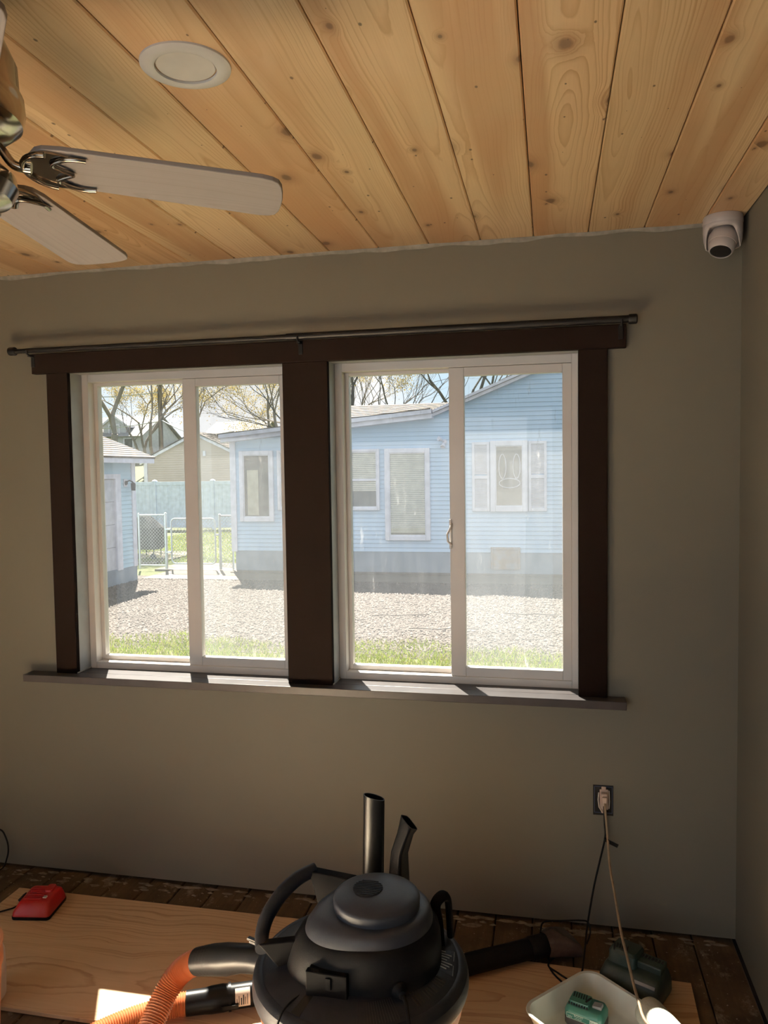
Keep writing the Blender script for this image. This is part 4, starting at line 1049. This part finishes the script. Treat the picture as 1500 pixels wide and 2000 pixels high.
mb.build('door_casing', MT['white'], t, bevel=.004)
gd = MB().box(GXW-.028, GXW-.022, 9.28, 11.72, -.31, 1.57).build('overhead_door', MT['door_white'], t, smooth=0)
for k in range(4):
    z0 = -.31+k*.47
    p_ = MB().box(GXW-.024, GXW-.006, 9.285, 11.715, z0+.004, z0+.466).build('door_panel', MT['door_white'], gd, bevel=.004, segs=1)
fl = MB(); fl.box(GXW+.014, GXW+.024, 12.06, 12.20, 1.40, 1.56); lam = fl.build('wall_lantern', MT['white'], t, bevel=.002)
mb = MB(); mb.tube([(GXW+.02, 12.13, 1.50), (GXW+.10, 12.15, 1.53), (GXW+.16, 12.18, 1.50)], .014, 8); mb.lathe([(0, .05), (.045, .02), (.05, 0), (.042, -.12), (.048, -.13), (0, -.135)], 12, (GXW+.16, 12.19, 1.45))
mb.lathe([(0, 0), (.05, 0), (.035, .03), (0, .035)], 12, (GXW+.022, 12.13, 1.48), R3('Y', PI/2))
mb.build('lantern_head', MT['iron'], lam)
mb = MB(); mb.box(-9.14, -9.08, gy0-.3, 12.82, 1.895, 2.005); mb.box(GXW-.02, -9.10, gy0-.3, 12.82, 1.90, 1.93); mb.build('fascia', MT['white'], t, smooth=0)
roof_slope((-9.06, gy0-.3, 2.02), (-9.06, 12.84, 2.02), (-12.4, 12.84, 3.32), (-12.4, gy0-.3, 3.32), 26, .03, 'roof', t, MT['shingle'], .012)
roof_slope((-15.7, 12.84, 2.02), (-15.7, gy0-.3, 2.02), (-12.4, gy0-.3, 3.32), (-12.4, 12.84, 3.32), 26, .03, 'roof', t, MT['shingle'], .012)
mb = MB(); mb.loft([[Vector((-15.5, yy, 1.98)), Vector((-9.3, yy, 1.98)), Vector((-12.4, yy, 3.26))] for yy in (gy1-.06, gy1)]); mb.build('gable', MT['siding_t'], t, smooth=0)

# ------------------------------------------------------------------ chain link fence and gate
FYL = 14.2
t = root('chain_link_fence', (-9.6, FYL, G), 'galvanized chain link fence panels beside the garage and the gate', 'fence')
for xp, zt, r in ((-10.28, .72, .024), (-9.58, .735, .034), (-8.20, .70, .034), (-7.88, .70, .022)):
    MB().lathe([(r, G), (r, zt-.03), (r*1.15, zt-.028), (r*1.15, zt-.01), (r*.7, zt+.008), (0, zt+.014)], 14, (xp, FYL, 0)).build('post', MT['galv'], t)
for xa, xb, zz in ((-10.28, -9.58, .69), (-8.20, -7.88, .665), (-10.28, -9.58, -.52)):
    MB().tube([(xa, FYL, zz), (xb, FYL, zz)], .018, 10).build('rail', MT['galv'], t)
def lattice(xa, xb, za, zb, pitch=.082, r=.0042):
    mb = MB(); w_, h_ = xb-xa, zb-za
    for sgn in (1, -1):
        k = -int(h_/pitch)-1
        while k*pitch < w_:
            s0, s1 = max(0, -k*pitch), min(h_, w_-k*pitch)
            if s1 > s0+.01:
                p = [(xa+k*pitch+s, FYL+sgn*.003, za+s if sgn > 0 else zb-s) for s in (s0, s1)]
                mb.tube(p, r, 4, False)
            k += 1
    return mb
for xa, xb in ((-10.26, -9.61), (-8.17, -7.90)):
    lattice(xa, xb, -.54, .67).build('wire_mesh', MT['galv'], t, smooth=0, recalc=False, kind='stuff')
t = root('chain_link_gate', (-8.87, FYL, G), 'galvanized chain link gate with rounded tube corners', 'gate')
def round_rect(xa, xb, za, zb, r):
    p = []
    for cx_, cz_, a0 in ((xb-r, zb-r, 0), (xa+r, zb-r, PI/2), (xa+r, za+r, PI), (xb-r, za+r, 1.5*PI)):
        p += [(cx_+r*math.cos(a0+PI/2*k/5), FYL, cz_+r*math.sin(a0+PI/2*k/5)) for k in range(6)]
    return p+p[:2]
MB().tube(round_rect(-9.44, -8.32, -.47, .60, .10), .020, 10, False).build('gate_frame', MT['galv'], t)
lattice(-9.42, -8.34, -.45, .58).build('wire_mesh', MT['galv'], t, smooth=0, recalc=False, kind='stuff')
for zz in (-.2, .35):
    MB().obox((-9.51, FYL-.01, zz), (.13, .05, .035)).build('hinge', MT['galv'], t, bevel=.004)
MB().obox((-8.27, FYL-.02, .22), (.12, .04, .04)).build('gate_latch', MT['galv'], t, bevel=.004)

# covered grill
t = root('covered_grill', (-11.2, 16.5, G), 'barbecue grill under a dark fabric cover behind the chain link', 'grill')
rs_ = [rect_ring((-11.28, 16.5, z_), (1, 0, 0), (0, 1, 0), a_, b_) for z_, a_, b_ in ((-.36, .33, .28), (-.30, .35, .30), (.16, .345, .30), (.22, .33, .29))]
MB().loft(rs_, (True, True)).build('cover', MT['cover'], t, smooth=50)
rs_ = [rect_ring((-11.28, 16.5, .215), (1, 0, 0), (0, 1, 0), .345, .305), rect_ring((-11.36, 16.5, .38), (1, 0, 0), (0, 1, 0), .24, .26), rect_ring((-11.42, 16.5, .52), (1, 0, 0), (0, 1, 0), .13, .20), rect_ring((-11.43, 16.5, .55), (1, 0, 0), (0, 1, 0), .08, .16)]
MB().loft(rs_).build('cover_top', MT['cover_top'], t, smooth=50)
for dx_ in (-.22, .22):
    for dy_ in (-.2, .2): MB().tube([(-11.28+dx_, 16.5+dy_, -.36), (-11.28+dx_, 16.5+dy_, -.56)], .015, 8).build('leg', MT['iron'], t)
    MB().lathe([(0, -.02), (.075, -.02), (.075, .02), (0, .02)], 18, (-11.28+dx_, 16.26, G+.075-.02), R3('X', PI/2)).build('wheel', MT['iron'], t)

# ------------------------------------------------------------------ vinyl privacy fence
t = root('vinyl_fence', (-15, 27, G), 'tall pale blue vinyl privacy fence across the back lawn', 'fence')
for k in range(6):
    xp = -19.38+k*2.6
    p_ = MB().box(xp-.065, xp+.065, 26.93, 27.07, G-.06, 1.37).build('post', MT['vfence'], t, bevel=.006, segs=1)
    MB().loft([[Vector((xp+a*q, 27+b*q, z_)) for a, b in ((-1, -1), (1, -1), (1, 1), (-1, 1))] for q, z_ in ((.085, 1.37), (.085, 1.40), (.02, 1.45))]).build('post_cap', MT['vfence'], p_, smooth=0)
    if k == 5: break
    for za, zb in ((1.22, 1.36), (-.55, -.42)): MB().box(xp+.06, xp+2.54, 26.96, 27.04, za, zb).build('rail', MT['vfence'], t, smooth=0)
    for j in range(14):
        MB().box(xp+.068+j*.1765, xp+.068+j*.1765+.172, 26.985, 27.015, -.42, 1.22).build('board', MT['vfence'], t, smooth=0)

# ------------------------------------------------------------------ beige garage beyond the fence
t = root('beige_garage', (-17.8, 33, G), 'beige clapboard gable of a garage behind the vinyl fence', 'garage')
gx0, gx1, gp, ze, zp = -20.55, -14.95, -17.75, 2.32, 3.62
mb = MB(); mb.loft([[Vector((x, yy, z)) for x, z in ((gx0, G), (gx1, G), (gx1, ze), (gp, zp), (gx0, ze))] for yy in (33, 39)])
mb.build('wall', MT['siding_b'], t, smooth=0)
mb = MB(); z = G
while z < zp-.05:
    dz_ = max(0, z-ze)/(zp-ze); xa, xb = gx0+(gp-gx0)*dz_, gx1+(gp-gx1)*dz_
    mb.loft([[Vector((xx, 32.97, z)), Vector((xx, 33.0, z)), Vector((xx, 33.0, z+.112)), Vector((xx, 32.995, z+.112))] for xx in (xa, xb)]); z += .11
mb.build('siding', MT['siding_b'], t, smooth=0, kind='stuff')
for xa, za, xb, zb in ((gx0-.2, ze-.02, gp, zp+.1), (gp, zp+.1, gx1+.2, ze-.02)):
    board(MB(), xa, za, xb, zb, .14, 32.85, 32.97).build('rake_board', MT['white'], t, smooth=0)
MB().box(gx0-.02, gx0+.16, 32.93, 33.02, G, ze).build('corner_trim', MT['white'], t, smooth=0)
roof_slope((gx0-.3, 39.2, ze), (gx0-.3, 32.8, ze), (gp, 32.8, zp+.14), (gp, 39.2, zp+.14), 12, .03, 'roof', t, MT['shingle'])
roof_slope((gx1+.3, 32.8, ze), (gx1+.3, 39.2, ze), (gp, 39.2, zp+.14), (gp, 32.8, zp+.14), 12, .03, 'roof', t, MT['shingle'])
MB().box(-17.35, -17.22, 32.9, 33, 2.55, 2.80).build('gable_light', MT['white'], t, smooth=0)

# hill and far houses
xs = np.linspace(-80, 40, 41); ys = np.linspace(38, 130, 24)
hx, hy_ = np.meshgrid(xs, ys); hz = G-.2 + 5.2*np.clip((hy_-40)/25, 0, 1)**1.2*np.clip((-hx-6)/16, 0, 1) + .3*np.sin(hx*.3)*np.sin(hy_*.2)*(hy_ > 42)
vv = np.stack([hx, hy_, hz], -1).reshape(-1, 3); q = np.arange(len(ys)*len(xs)).reshape(len(ys), len(xs))
props(fast_mesh('hill', vv, np.stack([q[:-1, :-1], q[:-1, 1:], q[1:, 1:], q[1:, :-1]], -1).reshape(-1, 4), MT['soil'], None, 'structure'), 'rising ground under the distant houses', 'hill')
def far_house(name, x, y, z, w_, d_, wallh, roofh, wm, label, dormer):
    t = root(name, (x, y, z), label, 'house')
    mb = MB(); mb.box(x-w_/2, x+w_/2, y, y+d_, z-2, z+wallh); mb.build('wall', wm, t, smooth=0)
    roof_slope((x-w_/2-.3, y-.4, z+wallh), (x+w_/2+.3, y-.4, z+wallh), (x+w_/2+.3, y+d_/2, z+wallh+roofh), (x-w_/2-.3, y+d_/2, z+wallh+roofh), 10, .05, 'roof', t, MT['far_roof'])
    roof_slope((x+w_/2+.3, y+d_+.4, z+wallh), (x-w_/2-.3, y+d_+.4, z+wallh), (x-w_/2-.3, y+d_/2, z+wallh+roofh), (x+w_/2+.3, y+d_/2, z+wallh+roofh), 10, .05, 'roof', t, MT['far_roof'])
    for sx_ in (-1, 1):
        mb = MB(); mb.loft([[Vector((x+sx_*w_/2+e, yy, zz)) for yy, zz in ((y, z+wallh), (y+d_, z+wallh), (y+d_/2, z+wallh+roofh-.05))] for e in (-.1, 0)]); mb.build('gable', wm, t, smooth=0)
    if dormer:
        mb = MB(); dz_ = z+wallh
        mb.loft([[Vector((x-1.1, yy, dz_+.1)), Vector((x+1.1, yy, dz_+.1)), Vector((x+1.1, yy, dz_+1.1)), Vector((x, yy, dz_+1.85)), Vector((x-1.1, yy, dz_+1.1))] for yy in (y+.3, y+d_/2)])
        dm = mb.build('dormer', wm, t, smooth=0)
        f = frame_mb(x-.55, x+.55, dz_+.2, dz_+1.1, y+.22, y+.31, .1, .1, .1, .1).build('dormer_window', MT['white'], dm, smooth=0)
        for a_, b_ in (((x-1.4, dz_+1.0), (x, dz_+1.98)), ((x, dz_+1.98), (x+1.4, dz_+1.0))): board(MB(), *a_, *b_, .18, y+.15, y+d_/2).build('dormer_roof', MT['white'], dm, smooth=0)
    for k in (-1, 1):
        f = frame_mb(x+k*w_*.28-.5, x+k*w_*.28+.5, z+.5, z+2.0, y-.08, y, .12, .12, .12, .12).build('window', MT['white'], t, smooth=0)
        MB().box(x+k*w_*.28-.45, x+k*w_*.28+.45, y-.03, y-.01, z+.5, z+2.0).build('pane', MT['room_dark'], f, smooth=0)
    return t
far_house('far_house', -38.6, 60, 3.0, 5.5, 7, 2.1, 2.0, MT['house_grey'], 'distant grey house with a white gabled dormer on the hill', True)
far_house('far_house', -28.4, 62, 3.2, 5.0, 7, 1.6, 1.7, MT['house_grey'], 'distant low house with a plain haze-paled roof between the trees', False)
# utility pole and wires
props(MB().tube([(-24.4, 42, G-.5), (-24.4, 42, 9.5)], [.16, .12], 10).build('utility_pole', MT['wood_pole'], org=(-24.4, 42, G)), 'wooden utility pole rising among the trees at the left', 'utility pole')
for i, (a, b, c) in enumerate((((-24.4, 42, 5.1), (-17, 36, 3.9), 'lower white service wire sloping down toward the beige garage'), ((-36, 44, 7.8), (-24.4, 42, 6.8), 'upper service wire running left from the utility pole'), ((-36, 44, 5.4), (-24.4, 42, 5.0), 'lower service wire running left from the utility pole'))):
    a, b = Vector(a), Vector(b); p = [a.lerp(b, k/10)-Vector((0, 0, .5*math.sin(PI*k/10))) for k in range(11)]
    props(MB().tube(p, .03, 6).build('service_wire', MT['galv'], org=tuple(a)), c, 'wire')

# ------------------------------------------------------------------ trees
def tree(x, y, z, h, r, lean, spread, depth, label, buds, seed, group=None):
    bark = MT['bark'] if buds else MT['bark_dark']
    rt = random.Random(seed); mb = MB(); tips = []
    def grow(p, d, ln, rad, lev):
        pts = [p]; dd = d.copy(); k = 4 if lev < 2 else 3
        for i in range(k):
            dd = (dd + Vector((rt.gauss(0, .16), rt.gauss(0, .16), rt.gauss(.03, .10)))).normalized()
            pts.append(pts[-1]+dd*ln/k)
        end = rad*.74
        mb.tube(pts, [rad+(end-rad)*i/k for i in range(k+1)], 7 if lev < 2 else 4 if lev < 4 else 3, lev == 0)
        tips.append((pts[-1], lev)); tips.append((pts[-2], lev))
        if lev >= depth: return
        for _ in range(rt.choice((2, 3, 3)) if lev < depth-1 else 3):
            ax = Vector((rt.gauss(0, 1), rt.gauss(0, 1), rt.gauss(0, .3))).normalized()
            nd = (dd + ax*spread*rt.uniform(.6, 1.2) + Vector((0, 0, .12))).normalized()
            start = pts[-1] if rt.random() < .6 else pts[-2]
            grow(start, nd, ln*rt.uniform(.62, .86), end*rt.uniform(.55, .82), lev+1)
    t = root('tree', (x, y, z), label, 'tree', group)
    grow(Vector((x, y, z)), Vector(lean).normalized(), h*.36, r, 0)
    mb.build('trunk', bark, t, smooth=60, recalc=False)
    if buds:
        P = np.array([tuple(p) for p, l in tips if l >= depth-2]); P = np.repeat(P, buds, 0)
        rs = np.random.default_rng(seed); n = len(P); P = P + rs.normal(0, .22, P.shape)
        s_ = rs.uniform(.02, .05, n); A_ = rs.normal(0, 1, (n, 3)); A_ /= np.linalg.norm(A_, axis=1)[:, None]; B_ = np.cross(A_, rs.normal(0, 1, (n, 3))); B_ /= np.linalg.norm(B_, axis=1)[:, None]
        v = np.stack([P+A_*s_[:, None], P+B_*s_[:, None], P-A_*s_[:, None], P-B_*s_[:, None]], 1).reshape(-1, 3)
        fast_mesh('buds', v, np.arange(4*n).reshape(-1, 4), MT['bud'], t, 'stuff')
    return t
T = [(-17.6, 23.5, 11.5, .16, (.32, 0, 1), .75, 6, 'near leaning tree with yellow buds above the garage roof', 14, 1),
     (-23.2, 37, 11, .18, (.1, 0, 1), .7, 6, 'budding tree behind the near leaning tree', 14, 2),
     (-19.6, 45, 12, .18, (-.1, 0, 1), .7, 6, 'budding tree rising over the peak of the beige garage', 12, 3),
     (-16.2, 52, 13, .18, (.05, 0, 1), .6, 6, 'tall fine branched tree right of the beige garage peak', 8, 4),
     (-12.0, 36, 11, .20, (.0, 0, 1), .75, 6, 'thick trunked tree above the left end of the blue house roof', 9, 5),
     (-32, 54, 12, .2, (.0, 0, 1), .7, 6, 'hazy budding tree beside the distant grey house', 12, 6),
     (-7.6, 28, 10.5, .17, (-.1, 0, 1), .62, 6, 'bare forked tree over the low shingle roof', 0, 12),
     (-6.1, 33, 12, .13, (.1, 0, 1), .5, 6, 'slim bare tree right of the forked one', 0, 8),
     (-5.4, 38, 13, .17, (.0, 0, 1), .5, 6, 'bare many stemmed tree beside the rising gable', 0, 9),
     (-3.6, 30, 11, .13, (.05, 0, 1), .55, 6, 'bare tree half hidden by the rising gable', 0, 10),
     (-7.9, 31, 8.4, .12, (.0, 0, 1), .62, 5, 'dark thin bare tree just right of the wide dark board', 0, 31),
     (-5.2, 27, 8.2, .12, (-.05, 0, 1), .6, 5, 'dark upright bare tree over the right end of the shingle roof', 0, 35),
     (-1.8, 37, 11, .14, (.0, 0, 1), .6, 6, 'faint bare tree above the gable slope', 0, 21)]
for x, y, h, r, ln, sp, dp, lb, bd, sd_ in T:
    tree(x, y, G-.1 if y < 40 else G, h, r, ln, sp, dp, lb, bd, sd_)
